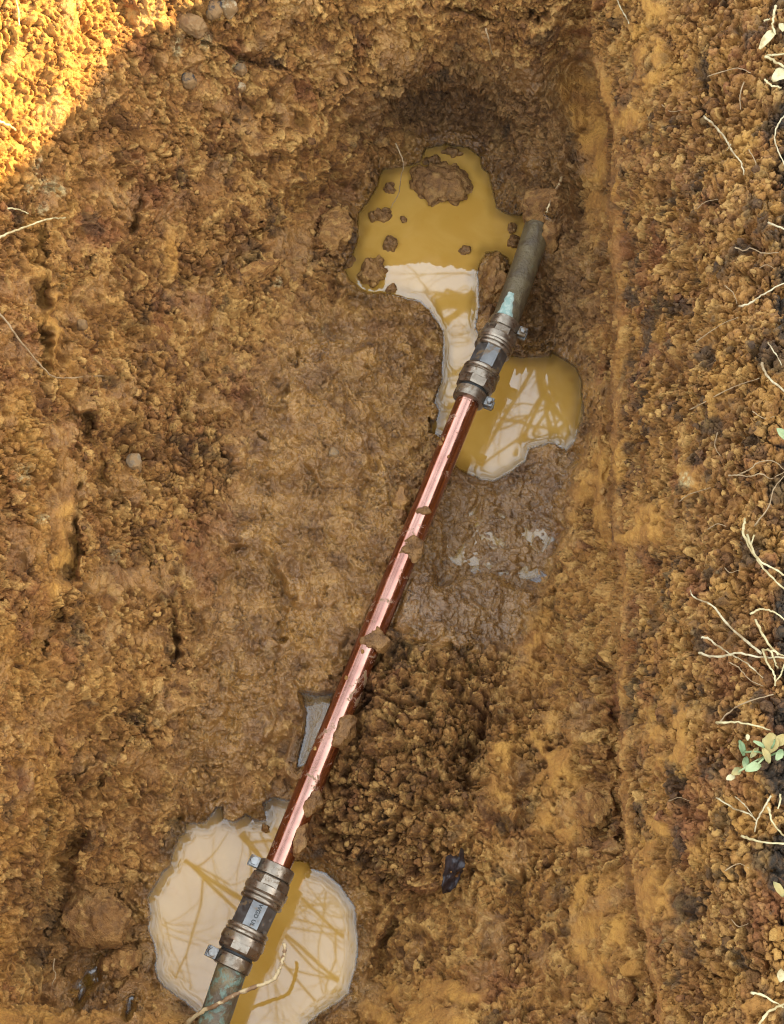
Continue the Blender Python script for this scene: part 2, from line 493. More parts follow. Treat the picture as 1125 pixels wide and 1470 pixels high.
def step_line(pts, drop, reach=38, soft=5.0):
    # a broken edge: the ground left of the drawn direction stands higher than the ground right of it
    global H
    V = np.array(pts, float)
    x0, y0 = V.min(0) - 130
    x1, y1 = V.max(0) + 130
    s = np.where((PX > x0) & (PX < x1) & (PY > y0) & (PY < y1))[0]
    x, y = PX[s] + wob[s] * 9 + wob2[s] * 6, PY[s] + wob3[s] * 9 + wob2[s] * 5
    best = np.full(s.shape, 1e9)
    side = np.zeros(s.shape)
    for (ax, ay), (bx, by) in zip(V[:-1], V[1:]):
        ex, ey = bx - ax, by - ay
        L2 = ex * ex + ey * ey
        t = np.clip(((x - ax) * ex + (y - ay) * ey) / L2, 0, 1)
        d = np.hypot(x - ax - t * ex, y - ay - t * ey)
        cr = ((x - ax) * ey - (y - ay) * ex) / math.sqrt(L2)
        nw = d < best
        side = np.where(nw, cr, side)
        best = np.where(nw, d, best)
    sd = np.where(side > 0, best, -best)         # positive on the high side
    endd = np.minimum(np.hypot(x - V[0, 0], y - V[0, 1]), np.hypot(x - V[-1, 0], y - V[-1, 1]))
    f = sstep(-soft, soft, sd)
    fall = np.exp(-np.abs(sd) / reach) * sstep(0, 30, endd + 6) * (0.25 + 0.85 * sstep(-0.25, 0.35, wob4[s]))
    H[s] = H[s] + drop * fall * np.where(sd > 0, f - 0.5, (f - 0.5) * 1.4)
wob2 = perlin(q3 * 9, 56)
wob3 = fbm(q3 * 2.2, 57, 3)
wob4 = fbm(q3 * 1.6, 58, 2)
for pts, dr in [
 ([(70, 390), (74, 470), (84, 550), (110, 590), (138, 592), (146, 650), (168, 692)], .018),
 ([(118, 670), (122, 730), (114, 800), (100, 870), (84, 905)], .022),
 ([(320, 405), (300, 470), (268, 545), (262, 600)], -.012),
 ([(236, 840), (252, 880), (262, 940), (240, 985), (205, 1030), (160, 1075)], .022),
 ([(165, 1110), (135, 1170), (112, 1240), (96, 1290)], .020),
 ([(205, 25), (238, 58), (272, 64)], .012), ([(300, 70), (340, 82), (378, 102), (418, 96)], -.016),
 ([(600, 108), (566, 150), (540, 200), (492, 245), (452, 262), (418, 268), (392, 300)], -.026),
 ([(540, 438), (472, 452), (432, 480), (420, 540)], .010),
 ([(745, 925), (702, 1005), (698, 1075), (640, 1135), (560, 1215)], .014),
 ([(737, 1060), (742, 1200), (754, 1320), (748, 1420)], -.012),
 ([(650, 1262), (575, 1300), (528, 1380), (512, 1450)], -.024),
 ([(20, 700), (45, 760), (40, 830)], .012), ([(190, 180), (230, 240), (200, 320), (150, 360)], .012), ([(400, 640), (470, 700), (560, 690)], .010),
 ([(330, 770), (390, 800), (420, 860), (400, 930)], .010), ([(800, 870), (815, 960), (808, 1060)], .012), ([(300, 200), (360, 230), (420, 215)], .012),
 ([(640, 925), (560, 915), (505, 950)], -.014), ([(860, 980), (868, 1100), (880, 1180)], -.012), ([(930, 640), (960, 760), (950, 900)], .010), ([(990, 300), (1010, 420), (985, 540)], .010),
 ([(620, 10), (700, 40), (790, 30)], -.016), ([(500, 60), (520, 120), (480, 170)], -.014),
]: step_line(pts, dr * 1.2, 46)
for (x, y, a_, b_, an, dp) in [(182, 640, 26, 42, 10, .020), (268, 900, 20, 60, 10, .020), (85, 1275, 26, 44, 0, .022), (455, 285, 60, 16, -25, .018), (672, 1065, 20, 46, 25, .026),
    (535, 1345, 26, 62, 12, .018), (345, 92, 40, 12, 15, .016), (770, 430, 22, 46, 20, .016), (175, 480, 40, 26, 0, .014), (255, 570, 18, 34, 20, .012), (690, 180, 60, 26, 30, .014),
    (455, 545, 46, 30, 20, .010), (320, 480, 26, 40, 0, .014), (405, 700, 40, 22, 0, .010), (840, 945, 18, 30, 0, .014), (745, 1300, 12, 60, 0, .014), (860, 1190, 18, 26, 0, .016),
    (330, 640, 40, 26, 10, -.012), (120, 960, 50, 40, 0, -.014), (330, 300, 60, 36, 10, -.014), (400, 200, 50, 30, 0, -.012), (250, 200, 40, 36, 0, -.010), (560, 560, 50, 40, 0, -.008), (300, 1010, 40, 30, 0, -.008), (800, 1100, 40, 60, 0, -.010)]:
    ca, sa = math.cos(R_(an)), math.sin(R_(an))
    ex = ((PX + wob * 10 - x) * ca + (PY + wob3 * 10 - y) * sa) / a_
    ey = (-(PX + wob * 10 - x) * sa + (PY + wob3 * 10 - y) * ca) / b_
    H = H - dp * np.exp(-(ex * ex + ey * ey) * (1 + 0.5 * wob2))

H = H + 0.024 * np.exp(-((PX - 788) / 24) ** 2 - ((PY - 296) / 22) ** 2)
H = H + 0.010 * np.exp(-((PX - 585) / 75) ** 2 - ((PY - 1050) / 100) ** 2)
# zones
def zone(poly, soft=25, wamp=14):
    x0, y0 = np.min(poly, 0) - 120
    x1, y1 = np.max(poly, 0) + 120
    s = (PX > x0) & (PX < x1) & (PY > y0) & (PY < y1)
    out = np.zeros(PX.shape)
    out[s] = 1 - sstep(-soft, soft, poly_sd(PX[s], PY[s], poly) + wob[s] * wamp)
    return out
Z_bank = sstep(-2, 8, -ridge_d)
Z_mound = zone([(500, 920), (560, 905), (640, 935), (720, 930), (735, 1000), (690, 1130), (640, 1240), (560, 1290), (510, 1250), (440, 1200), (470, 1040)], 25)
Z_plat = zone([(430, 440), (600, 430), (640, 480), (630, 600), (600, 720), (560, 860), (510, 960), (440, 1010), (380, 1100), (280, 1150), (250, 1080), (300, 900), (330, 700), (360, 560)], 50, 20)
Z_wetf = zone([(640, 690), (760, 655), (830, 650), (800, 760), (770, 850), (735, 930), (640, 930), (560, 900), (600, 780)], 22)
Z_far = zone([(520, 190), (560, 110), (660, 80), (800, 110), (850, 200), (850, 460), (830, 520), (740, 520), (700, 260), (620, 205)], 35, 18)
SCR = {
 'a': zone([(800, 120), (840, 105), (872, 200), (866, 330), (850, 360), (830, 240)], 10, 6),
 'b': zone([(62, 395), (92, 400), (100, 470), (84, 540), (60, 500)], 14, 8),
 'c': zone([(95, 690), (115, 690), (112, 830), (80, 860), (60, 830)], 10, 8),
 'd': zone([(760, 880), (790, 875), (770, 960), (742, 1000), (745, 940)], 10, 6),
 'e': zone([(760, 1040), (800, 1020), (830, 1100), (820, 1210), (770, 1200)], 16, 16),
 'f': zone([(700, 1060), (738, 1040), (735, 1150), (700, 1150)], 12, 10),
 'g': zone([(-50, 1440), (100, 1440), (260, 1462), (290, 1540), (-50, 1540)], 9, 8),
 'h': zone([(520, 1435), (560, 1405), (640, 1400), (700, 1420), (650, 1540), (480, 1540)], 14, 14),
 'i': zone([(800, 720), (830, 660), (868, 640), (868, 860), (845, 700), (815, 760)], 10, 8),
 'j': zone([(880, -60), (945, -60), (960, 60), (920, 200), (885, 180), (905, 60)], 12, 12),
 'k': zone([(895, 720), (950, 720), (960, 770), (920, 790), (890, 770)], 14, 16),
 'l': zone([(960, 670), (1000, 670), (1005, 700), (970, 730)], 10, 14),
 'm': zone([(930, 1180), (960, 1180), (965, 1330), (920, 1350), (905, 1260)], 12, 18),
 'n': zone([(820, 1260), (900, 1250), (915, 1400), (850, 1440), (820, 1360)], 16, 18),
 'o': zone([(1050, 1400), (1125, 1420), (1125, 1540), (1030, 1540)], 20, 18),
 'p': zone([(930, 1000), (1000, 1010), (990, 1110), (920, 1100)], 20, 22),
 'q': zone([(235, 320), (255, 330), (262, 390), (245, 400)], 6, 5),
 'r': 0.85 * zone([(-60, -60), (165, -60), (150, 80), (70, 170), (35, 280), (-60, 340)], 18, 10),  # not scraped clay: sunlit patch, its brighter yellow painted in
}
sun_yel = SCR.pop('r')
scr = np.zeros(PX.shape)
for v in SCR.values(): scr = np.maximum(scr, v)
scr = scr * (0.35 + 0.65 * sstep(-0.25, 0.25, fbm(q3 * 3.2, 54, 3)))
scr = np.maximum(scr, strip * 0.3)
streaky = np.maximum.reduce([SCR[c] for c in 'abcdfijkm'] + [strip])

for poly in (POOL_TOP, POOL_LOW):
    s = np.where((PX > np.min(poly, 0)[0] - 120) & (PX < np.max(poly, 0)[0] + 120) & (PY > np.min(poly, 0)[1] - 120) & (PY < np.max(poly, 0)[1] + 120))[0]
    d = np.maximum(poly_sd(PX[s], PY[s], poly), 0) * 0.00058
    zz = np.clip(Z_plat[s] + Z_wetf[s], 0, 1)
    H[s] = H[s] * (1 - zz) + zz * np.minimum(H[s], 0.012 + d * 0.62)
P = at(PX, PY, H)
def grid_normals(P):
    G = P.reshape(NY, NX, 3)
    dx = np.gradient(G, axis=1)
    dy = np.gradient(G, axis=0)
    n = np.cross(dy, dx)
    n /= np.linalg.norm(n, axis=2, keepdims=True) + 1e-12
    n = n.reshape(-1, 3)
    return n * np.sign((n * (CAM - P)).sum(1))[:, None]
Nn = grid_normals(at(PX, PY, H0))
warp = np.stack([perlin(P / 0.007, s) for s in (60, 61, 62)], 1) * 0.0022 + np.stack([perlin(P / 0.024, s) for s in (63, 64, 65)], 1) * 0.006 + np.stack([perlin(P / 0.0028, s) for s in (66, 67, 68)], 1) * 0.0009
Q = P + warp
def dome(F, a): return np.sqrt(np.clip(1 - (F / a) ** 2, 0, 1))
QA = P + np.stack([fbm(P / 0.02, 160 + k, 3) for k in (0, 10, 20)], 1) * 0.006
F1, F2, IA = worley(QA / 0.030, 1)
A = dome(F1, 0.85) * (0.35 + 0.65 * IA)
crackA = 1 - sstep(0.0, 0.22, F2 - F1)
F1, F2, IB = worley(Q / 0.0115, 2)
B = dome(F1, 0.8) * (0.25 + 0.75 * IB)
crackB = 1 - sstep(0.0, 0.16, F2 - F1)
F1, F2, IC = worley(Q / 0.0064, 3)
C_ = dome(F1, 0.8) * (0.2 + 0.8 * IC)
crackC = 1 - sstep(0.0, 0.24, F2 - F1)
F1, F2, ID_ = worley((P + warp * 0.4) / 0.0031, 4)
D_ = dome(F1, 0.8) * (0.2 + 0.8 * ID_)
lf = fbm(P / 0.075, 10, 3)
mf = fbm(P / 0.022, 14, 3)
rid = 1 - np.abs(perlin(Q / 0.011, 20)) * 2
rid2 = 1 - np.abs(perlin(Q / 0.0055, 21)) * 2
fin = perlin(P / 0.0022, 22)
# streak coordinates: long along the shovel direction
st = perlin(np.stack([PX * 0.16, PY * 0.012, 0 * PX], 1), 30) + 0.6 * perlin(np.stack([PX * 0.42, PY * 0.02, 0 * PX], 1), 31)
st2 = perlin(np.stack([(PX * 0.5 + PY * 0.22) * 0.5, (PY - PX * 0.3) * 0.03, 0 * PX], 1), 32)
hollow = sstep(0.15, 0.75, fbm(P / 0.035, 40, 2))
patch = sstep(-0.3, 0.4, fbm(P / 0.03, 44, 2))
patch2 = sstep(-0.3, 0.4, fbm(P / 0.022, 48, 2))
grav = 0.72 + 0.35 * np.clip(Z_bank + sstep(0.0, 0.5, fbm(P / 0.06, 46, 2)), 0, 1)
wetm = np.clip(np.maximum.reduce([Z_plat * 0.9, Z_wetf, 0 * PX]), 0, 1)
smear = sstep(0.12, 0.5, fbm(q3 * 1.5, 49, 3)) * (1 - 0.7 * Z_bank) * (1 - Z_mound)
loose = np.clip(1 - wetm, 0, 1) * (1 - 0.92 * scr) * (1 - 0.55 * smear) * (1 - 0.6 * strip)
wA = 0.55 * loose + 0.9 * Z_mound - 0.25 * Z_bank * loose + 0.7 * wetm * (1 - Z_wetf)
wB = 0.85 * loose + 0.30 * Z_mound - 0.30 * Z_bank * loose + 0.42 * wetm
wC = 0.95 * loose + 0.2 * Z_bank + 0.35 * wetm
wD = 0.8 * loose + 0.25 * wetm + 0.1 * scr
def billow(P, seed, oct, gain=0.55):
    a, sc, o = 1.0, 1.0, 0
    for k in range(oct):
        o = o + a * (np.abs(perlin(P * sc, seed + k)) - 0.3)
        a *= gain
        sc *= 2.1
    return o
w2 = P + np.stack([fbm(P / 0.018, 150 + k, 2) for k in (0, 10, 20)], 1) * 0.008
puff = billow(w2 / 0.024, 180, 5, 0.58)
puff2 = billow(w2 / 0.0100, 190, 3, 0.6)
pits = sstep(0.42, 0.62, perlin(Q / 0.0068, 208)) * sstep(-0.25, 0.3, fbm(P / 0.04, 212, 2))
tt = fbm(P / 0.055, 200, 3) * 2.6 + fbm(P / 0.012, 204, 2) * 0.35
terr = np.floor(tt) + sstep(0.72, 1.0, tt - np.floor(tt))
disp = (lf * 0.010 * (1 - 0.6 * scr) + mf * 0.0036 * (1 - 0.8 * scr)
        + (terr - tt) * (0.0050 * loose + 0.0032 * wetm)
        + (0.0070 * loose * (1 - 0.4 * Z_bank) + 0.0076 * wetm + 0.004 * Z_mound) * puff
        + (0.0036 * loose + 0.0036 * wetm) * puff2 - wetm * crackB * 0.0016 * patch
        + wA * (A - 0.55) * 0.0060 + grav * (wB * (B - 0.5) * 0.0060 + wC * (C_ - 0.45) * 0.0048 + wD * (D_ - 0.45) * 0.0022)
        - loose * (crackB * (0.0020 + 0.0045 * patch + 0.002 * Z_mound) + crackC * 0.0036 * (0.35 + 0.65 * patch2)) * grav - wetm * (1 - Z_wetf) * crackC * 0.0026 * patch2
        - hollow * loose * 0.006 - crackA * (Z_mound * 0.011 + loose * 0.005 * hollow)
        + streaky * (st * 0.0011 + st2 * 0.0006) + scr * (1 - streaky) * (rid2 - 0.5) * 0.0006
        - pits * (0.0042 * loose + 0.0020 * wetm * (1 - Z_wetf)) + fin * 0.00028 * (1 - 0.5 * scr))
disp = disp * (1 - 0.6 * web) + web * ((B - 0.5) * 0.0040 - (rid2 - 0.5) * 0.0030 - (rid - 0.5) * 0.0030 + mf * 0.004)
edge = np.minimum.reduce([PX + 700, 1825 - PX, PY + 700, 2100 - PY])
outd = np.maximum.reduce([-40 - PX, PX - 1165, -40 - PY, PY - 1510, 0 * PX])
far_ = sstep(10, 160, outd)          # the mesh is coarse out there, so only the broad relief is kept
disp = disp * (1 - far_) + far_ * (lf * 0.010 + mf * 0.0025)
disp = disp * sstep(0, 120, edge)
view_ = (CAM - P) / np.linalg.norm(CAM - P, axis=1, keepdims=True)
Dn = Nn + 1.1 * view_            # crumbs stand out of the cut face towards the open side of the trench
Dn /= np.linalg.norm(Dn, axis=1, keepdims=True)
P = P + Dn * disp[:, None]

# let the pipe lie free
pipe_d = line_d(PX, PY, PIPE_LINE)
PIPE_Z = 0.055
cap = PIPE_Z - 0.006 + np.clip(pipe_d - 19, 0, 40) * 0.0012
axx_ = np.interp(PY, [568, 1248], [675, 396])
rightside = sstep(4, 12, PX - axx_) * sstep(830, 880, PY) * (1 - sstep(1190, 1235, PY)) * sstep(-0.35, 0.25, fbm(q3 * 3.5, 210, 2) + 0.1)
cap = np.maximum(cap, rightside * (PIPE_Z + 0.004 + np.clip(pipe_d - 12, 0, 40) * 0.001))
bury = sstep(338, 326, PY) + sstep(1500, 1560, PY)
P[:, 2] = np.where((pipe_d < 45) & (bury < 0.5), np.minimum(P[:, 2], cap), P[:, 2])
# shorelines
poolsd = []
shore_n = wob * 2.5 + perlin(np.stack([PX * 0.09, PY * 0.09, 0 * PX], 1), 52) * 0.8
for poly, zl in POOLS:
    x0, y0 = np.min(poly, 0) - 60
    x1, y1 = np.max(poly, 0) + 60
    s = np.where((PX > x0) & (PX < x1) & (PY > y0) & (PY < y1))[0]
    d = poly_sd(PX[s], PY[s], poly) + shore_n[s] * (1.0 if zl == 0 else 0.4)
    poolsd.append((s, d))
    z = P[s, 2]
    m = d * 0.00058
    z = np.where(d < 0, np.minimum(z, zl - np.minimum(0.016, 0.0006 - m * 0.55)), np.maximum(z, zl + np.minimum(0.0008 + m * 0.45, 0.012) - np.clip(d - 18, 0, 99) * 0.0016))
    if zl > 0: z = np.where((d >= 0) & (d < 7), np.minimum(z, zl + 0.005 + m * 2.5), z)
    wv_ = (1 - sstep(12, 60, d) if zl == 0 else 1 - sstep(2, 9, d))[:, None]
    Pz = P[s].copy()
    Pz[:, 2] = z
    P[s] = Pz * (1 - wv_) + at(PX[s], PY[s], z) * wv_

# ground masks
near_water = np.zeros(PX.shape)
for (s, d), (poly, zl) in zip(poolsd, POOLS):
    near_water[s] = np.maximum(near_water[s], 1 - sstep(2, 34, d))
n_a = fbm(P / 0.05, 70, 3)
n_b = fbm(P / 0.018, 74, 3)
wet = np.clip(np.maximum(np.maximum(wetm * 0.85, 0.45 * smear * (1 - scr)), near_water * 0.8) + 0.3 * Z_far * (1 - scr), 0, 1)
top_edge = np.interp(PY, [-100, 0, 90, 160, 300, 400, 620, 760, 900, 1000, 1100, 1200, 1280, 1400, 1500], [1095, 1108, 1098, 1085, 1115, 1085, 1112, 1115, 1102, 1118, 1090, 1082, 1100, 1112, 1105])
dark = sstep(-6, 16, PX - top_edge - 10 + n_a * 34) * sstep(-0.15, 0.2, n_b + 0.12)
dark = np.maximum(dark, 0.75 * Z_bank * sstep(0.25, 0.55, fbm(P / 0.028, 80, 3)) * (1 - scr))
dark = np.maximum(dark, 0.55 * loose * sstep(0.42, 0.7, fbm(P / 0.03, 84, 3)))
red = 0.65 * Z_bank * sstep(0.1, 0.5, n_a) * (1 - scr) + 0.55 * (1 - Z_bank) * sstep(0.35, 0.7, fbm(P / 0.045, 90, 3))
clay = np.clip(scr + sun_yel + 0.6 * Z_bank * sstep(0.15, 0.5, fbm(P / 0.032, 94, 3)) * (1 - dark), 0, 1)  # real clay plus the sunlit patch painted brighter and yellower
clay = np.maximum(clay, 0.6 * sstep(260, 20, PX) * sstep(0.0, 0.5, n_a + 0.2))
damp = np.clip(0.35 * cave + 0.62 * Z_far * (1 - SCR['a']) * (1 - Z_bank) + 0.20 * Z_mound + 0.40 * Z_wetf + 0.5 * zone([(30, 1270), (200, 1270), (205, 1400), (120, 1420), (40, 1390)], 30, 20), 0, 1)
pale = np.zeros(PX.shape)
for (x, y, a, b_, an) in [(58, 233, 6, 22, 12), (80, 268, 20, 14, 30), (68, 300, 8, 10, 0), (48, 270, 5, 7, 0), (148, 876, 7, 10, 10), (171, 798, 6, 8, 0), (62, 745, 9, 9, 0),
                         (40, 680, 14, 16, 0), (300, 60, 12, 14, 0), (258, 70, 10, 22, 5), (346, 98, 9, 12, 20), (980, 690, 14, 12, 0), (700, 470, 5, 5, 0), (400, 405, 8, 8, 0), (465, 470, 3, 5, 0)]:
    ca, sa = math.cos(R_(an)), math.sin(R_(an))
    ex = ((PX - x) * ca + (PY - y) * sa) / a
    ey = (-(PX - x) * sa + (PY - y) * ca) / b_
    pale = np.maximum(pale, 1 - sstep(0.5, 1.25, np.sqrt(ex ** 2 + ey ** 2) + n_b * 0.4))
crumb = np.clip((0.5 * IB + 0.5 * IC) * (1 - far_) + 0.48 * far_, 0, 1)
gloss = np.clip(1.1 * Z_wetf + 0.28 * Z_plat + 0.3 * near_water + 0.15 * smear, 0, 1)
ATTR = dict(gloss=gloss, wet=wet, dark=dark, red=red, clay=clay, damp=damp, pale=pale, crumb=crumb)  # clay also carries the sunlit patch painted at the upper left

idx = np.arange(NX * NY, dtype=np.int32).reshape(NY, NX)
quads = np.stack([idx[:-1, :-1].ravel(), idx[1:, :-1].ravel(), idx[1:, 1:].ravel(), idx[:-1, 1:].ravel()], 1)
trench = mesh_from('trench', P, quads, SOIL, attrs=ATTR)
tag(trench, kind='structure')
GP = P.reshape(NY, NX, 3)
GN = grid_normals(P).reshape(NY, NX, 3)
def surf(px, py):
    i = int(np.clip(np.searchsorted(gx, px), 1, NX - 1))
    j = int(np.clip(np.searchsorted(gy, py), 1, NY - 1))
    return Vector(GP[j, i])
def surf_top(px, py, r=3):
    i = int(np.clip(np.searchsorted(gx, px), r, NX - 1 - r))
    j = int(np.clip(np.searchsorted(gy, py), r, NY - 1 - r))
    return float(np.percentile(GP[j - r:j + r + 1, i - r:i + r + 1, 2], 75))
def point(px, py, lift=0.0):
    """on the soil at that place, raised by lift"""
    z = surf_top(px, py) + lift
    return Vector(at(px, py, z))

# ground beyond the trench, out to the horizon
rim = np.concatenate([GP[0, :], GP[1:, -1], GP[-1, -2::-1], GP[-2:0:-1, 0]])
rings = [rim]
cen = rim.mean(0)
for rad in (1.6, 2.4, 4, 8, 20, 60, 200):
    d = rim[:, :2] - cen[:2]
    ang = np.arctan2(d[:, 1], d[:, 0])
    z = BANK + 0.03 * np.sin(ang * 5 + rad) * min(rad - 1.3, 1)
    rings.append(np.stack([cen[0] + rad * np.cos(ang), cen[1] + rad * np.sin(ang), z], 1))
n = len(rim)
fr = []
for k in range(len(rings) - 1):
    a = np.arange(n) + k * n
    fr.append(np.stack([a, np.roll(a, -1), np.roll(a, -1) + n, a + n], 1))
ground = mesh_from('ground', np.concatenate(rings), np.concatenate(fr)[:, ::-1].copy(), TURF)
tag(ground, kind='structure')

# ---------------------------------------------------------------- water
def pool_mesh(name, poly, zl, step, film, dmax=1.0):
    x0, y0 = np.min(poly, 0) - 16
    x1, y1 = np.max(poly, 0) + 16
    ax, ay = np.arange(x0, x1, step), np.arange(y0, y1, step)
    X, Y = np.meshgrid(ax, ay)
    q = np.stack([X.ravel() * 0.01, Y.ravel() * 0.01, 0 * X.ravel()], 1)
    wn = fbm(q * 2.2, 50, 3) * 2.5 + perlin(q * 9, 52) * 0.8
    sd = poly_sd(X.ravel(), Y.ravel(), poly) + wn * (1.0 if zl == 0 else 0.4)
    din = -sd
    z = zl + 0.0003 * np.exp(-np.clip(din, 0, 99) / 4.0)
    if film:
        lim = 17 + perlin(q * 2.5, 57) * 7 + perlin(q * 8, 58) * 2.5
        z = z + 0.00009 * (1 - sstep(-2.0, 2.0, din - lim)) + 0.00005 * (1 - sstep(-1.5, 1.5, din - lim * 0.55))
    z = z + perlin(q * 1.5, 55) * 0.000012
    W = at(X.ravel(), Y.ravel(), z)
    ny, nx = X.shape
    ii = np.arange(nx * ny).reshape(ny, nx)
    Fq = np.stack([ii[:-1, :-1].ravel(), ii[1:, :-1].ravel(), ii[1:, 1:].ravel(), ii[:-1, 1:].ravel()], 1)
    Fq = Fq[(sd[Fq] < 10).any(1)]
    used = np.unique(Fq)
    rm = np.full(nx * ny, -1)
    rm[used] = np.arange(len(used))
    dep = dmax * (0.62 * sstep(0, 3, din) + 0.38 * sstep(3, 22, din + perlin(q * 6, 59) * 5))
    o = mesh_from(name, W[used], rm[Fq], WATER, attrs={'depth': dep[used]})
    tag(o, kind='structure')
    return o
pool_mesh('muddy_pool', POOL_TOP, 0.0, 1.6, False)
pool_mesh('muddy_pool.001', POOL_LOW, 0.0, 1.3, True)
pool_mesh('puddle', POOL_MID, 0.022, 1.5, False, 0.6)
pool_mesh('puddle.001', POOL_NOOK, 0.010, 1.5, False, 0.3)
pool_mesh('puddle.002', POOL_NOOK2, 0.020, 1.5, False, 0.3)
wsel = webd < 0
ZWEB = float(np.percentile(P[wsel, 2], 14))
pool_mesh('puddle.003', WEB, ZWEB, 2.0, False, 0.45)

# ---------------------------------------------------------------- tubes
def catmull(pts, n):
    P_ = [Vector(p) for p in pts]
    if len(P_) < 3:
        return [P_[0].lerp(P_[-1], i / n) for i in range(n + 1)]
    P_ = [P_[0] * 2 - P_[1]] + P_ + [P_[-1] * 2 - P_[-2]]
    out = []
    for a, b, c, d in zip(P_, P_[1:], P_[2:], P_[3:]):
        for i in range(n):
            t = i / n
            out.append(0.5 * ((2 * b) + (c - a) * t + (2 * a - 5 * b + 4 * c - d) * t * t + (3 * b - a - 3 * c + d) * t ** 3))
    out.append(P_[-2].copy())
    return out

class MB:
    def __init__(s): s.V, s.F = [], []
    def tube(s, pts, rad, sides=7, cap=True):
        n0 = len(s.V)
        n = len(pts)
        ref = Vector((0.3, 0.2, 1)).normalized()
        for i, p in enumerate(pts):
            d = (pts[min(i + 1, n - 1)] - pts[max(i - 1, 0)])
            d = d.normalized() if d.length > 1e-9 else Vector((0, 0, 1))
            a = d.cross(ref)
            if a.length < 1e-4: a = d.cross(Vector((1, 0, 0)))
            a.normalize()
            b = d.cross(a)
            r = rad[i] if hasattr(rad, '__len__') else rad
            for k in range(sides):
                t = 2 * math.pi * k / sides
                s.V.append(p + (a * math.cos(t) + b * math.sin(t)) * r)
        for i in range(n - 1):
            for k in range(sides):
                k2 = (k + 1) % sides
                s.F.append((n0 + i * sides + k, n0 + i * sides + k2, n0 + (i + 1) * sides + k2, n0 + (i + 1) * sides + k))
        if cap:
            s.F.append(tuple(n0 + k for k in range(sides))[::-1])
            s.F.append(tuple(n0 + (n - 1) * sides + k for k in range(sides)))
    def lathe(s, prof, sides, M, phase=0.0, flat=None):
        """prof: list of (axial, radius); flat: radius is the apothem of a regular polygon"""
        n0 = len(s.V)
        for (u, r) in prof:
            rr = r / math.cos(math.pi / sides) if flat else r
            for k in range(sides):
                t = 2 * math.pi * (k + phase) / sides
                s.V.append(M @ Vector((rr * math.cos(t), rr * math.sin(t), u)))
        for i in range(len(prof) - 1):
            for k in range(sides):
                k2 = (k + 1) % sides
                s.F.append((n0 + i * sides + k, n0 + i * sides + k2, n0 + (i + 1) * sides + k2, n0 + (i + 1) * sides + k))
        s.F.append(tuple(n0 + k for k in range(sides))[::-1])
        s.F.append(tuple(n0 + (len(prof) - 1) * sides + k for k in range(sides)))
    def box(s, M, sx, sy, sz, bev=0.0):
        bm = bmesh.new()
        bmesh.ops.create_cube(bm, size=1, matrix=M @ Matrix.Diagonal((sx, sy, sz, 1)))
        if bev: bmesh.ops.bevel(bm, geom=list(bm.edges), offset=bev, segments=2, affect='EDGES', profile=0.6)
        n0 = len(s.V)
        bm.verts.index_update()
        s.V += [v.co.copy() for v in bm.verts]
        s.F += [tuple(n0 + v.index for v in f.verts) for f in bm.faces]
        bm.free()
    def build(s, name, mat, parent=None, smooth=True, sharp=None):
        o = mesh_from(name, [tuple(v) for v in s.V], s.F, mat, parent, smooth)
        if sharp is not None:
            o.data.set_sharp_from_angle(angle=R_(sharp))
        return o

# ---------------------------------------------------------------- the water pipe
def on_axis(px, py, z=PIPE_Z): return Vector(at(px, py, z))
pipe = bpy.data.objects.new('water_pipe', None)
col.objects.link(pipe)
tag(pipe, 'copper water pipe with a coupling at each end joined to old green pipe', 'water pipe')
M_PX = K * float(np.dot(np.array(on_axis(520, 900)) - CAM, FWD))        # metres per photo pixel at the pipe
mb = MB()
a, b = on_axis(392, 1258), on_axis(680, 556)
mb.tube([a.lerp(b, i / 30) for i in range(31)], 0.0098, 40)
mb.build('copper_tube', COPPER, pipe, sharp=40)
mb = MB()
pts = catmull([on_axis(262, 1640), on_axis(288, 1530), on_axis(304, 1475), on_axis(316, 1440), on_axis(332, 1392), on_axis(340, 1370)], 8)
mb.tube(pts, 0.0110, 36)
mb.build('old_tube', VERD_LOW, pipe, sharp=40)['label'] = 'tarnished blue green lower tube'
mb = MB()
pts = catmull([on_axis(716, 486), on_axis(722, 470), on_axis(740, 420), on_axis(757, 372), on_axis(771, 328), on_axis(777, 312, .050), on_axis(784, 290, .030)], 8)
mb.tube(pts, 0.0115, 36)
old_top = mb.build('old_tube', VERD_TOP, pipe, sharp=40)
old_top['label'] = 'muddy brown upper tube running into the soil'
# pale patina scab on the upper tube
def scab(name, pa, pb, r, half, mat, parent, seed):
    rr = random.Random(seed)
    d = (pb - pa)
    u = d.normalized()
    side = u.cross(Vector((0, 0, 1))).normalized()
    nrm = side.cross(u)
    if nrm.z < 0: nrm = -nrm
    V, F = [], []
    nu, nv = 14, 12
    for i in range(nu + 1):
        t = i / nu
        wdt = half * (0.25 + 0.75 * (1 - t)) * (1 + 0.18 * rr.uniform(-1, 1))
        for j in range(nv + 1):
            an = wdt * (j / nv * 2 - 1) - 0.15
            e = min(1, 4 * min(t, 1 - t) * 1.0, 4 * (0.5 - abs(j / nv - 0.5)))
            rad = r + 0.0007 * e + 0.0003 * rr.random() * e - 0.0004 * (1 - e)
            V.append(pa + d * t + (nrm * math.cos(an) + side * math.sin(an)) * rad)
    for i in range(nu):
        for j in range(nv):
            k = i * (nv + 1) + j
            F.append((k, k + 1, k + nv + 2, k + nv + 1))
    return mesh_from(name, V, F, mat, parent)
scab('patina', on_axis(722, 472), on_axis(736, 428), 0.0115, 0.85, PATINA, old_top, 3)

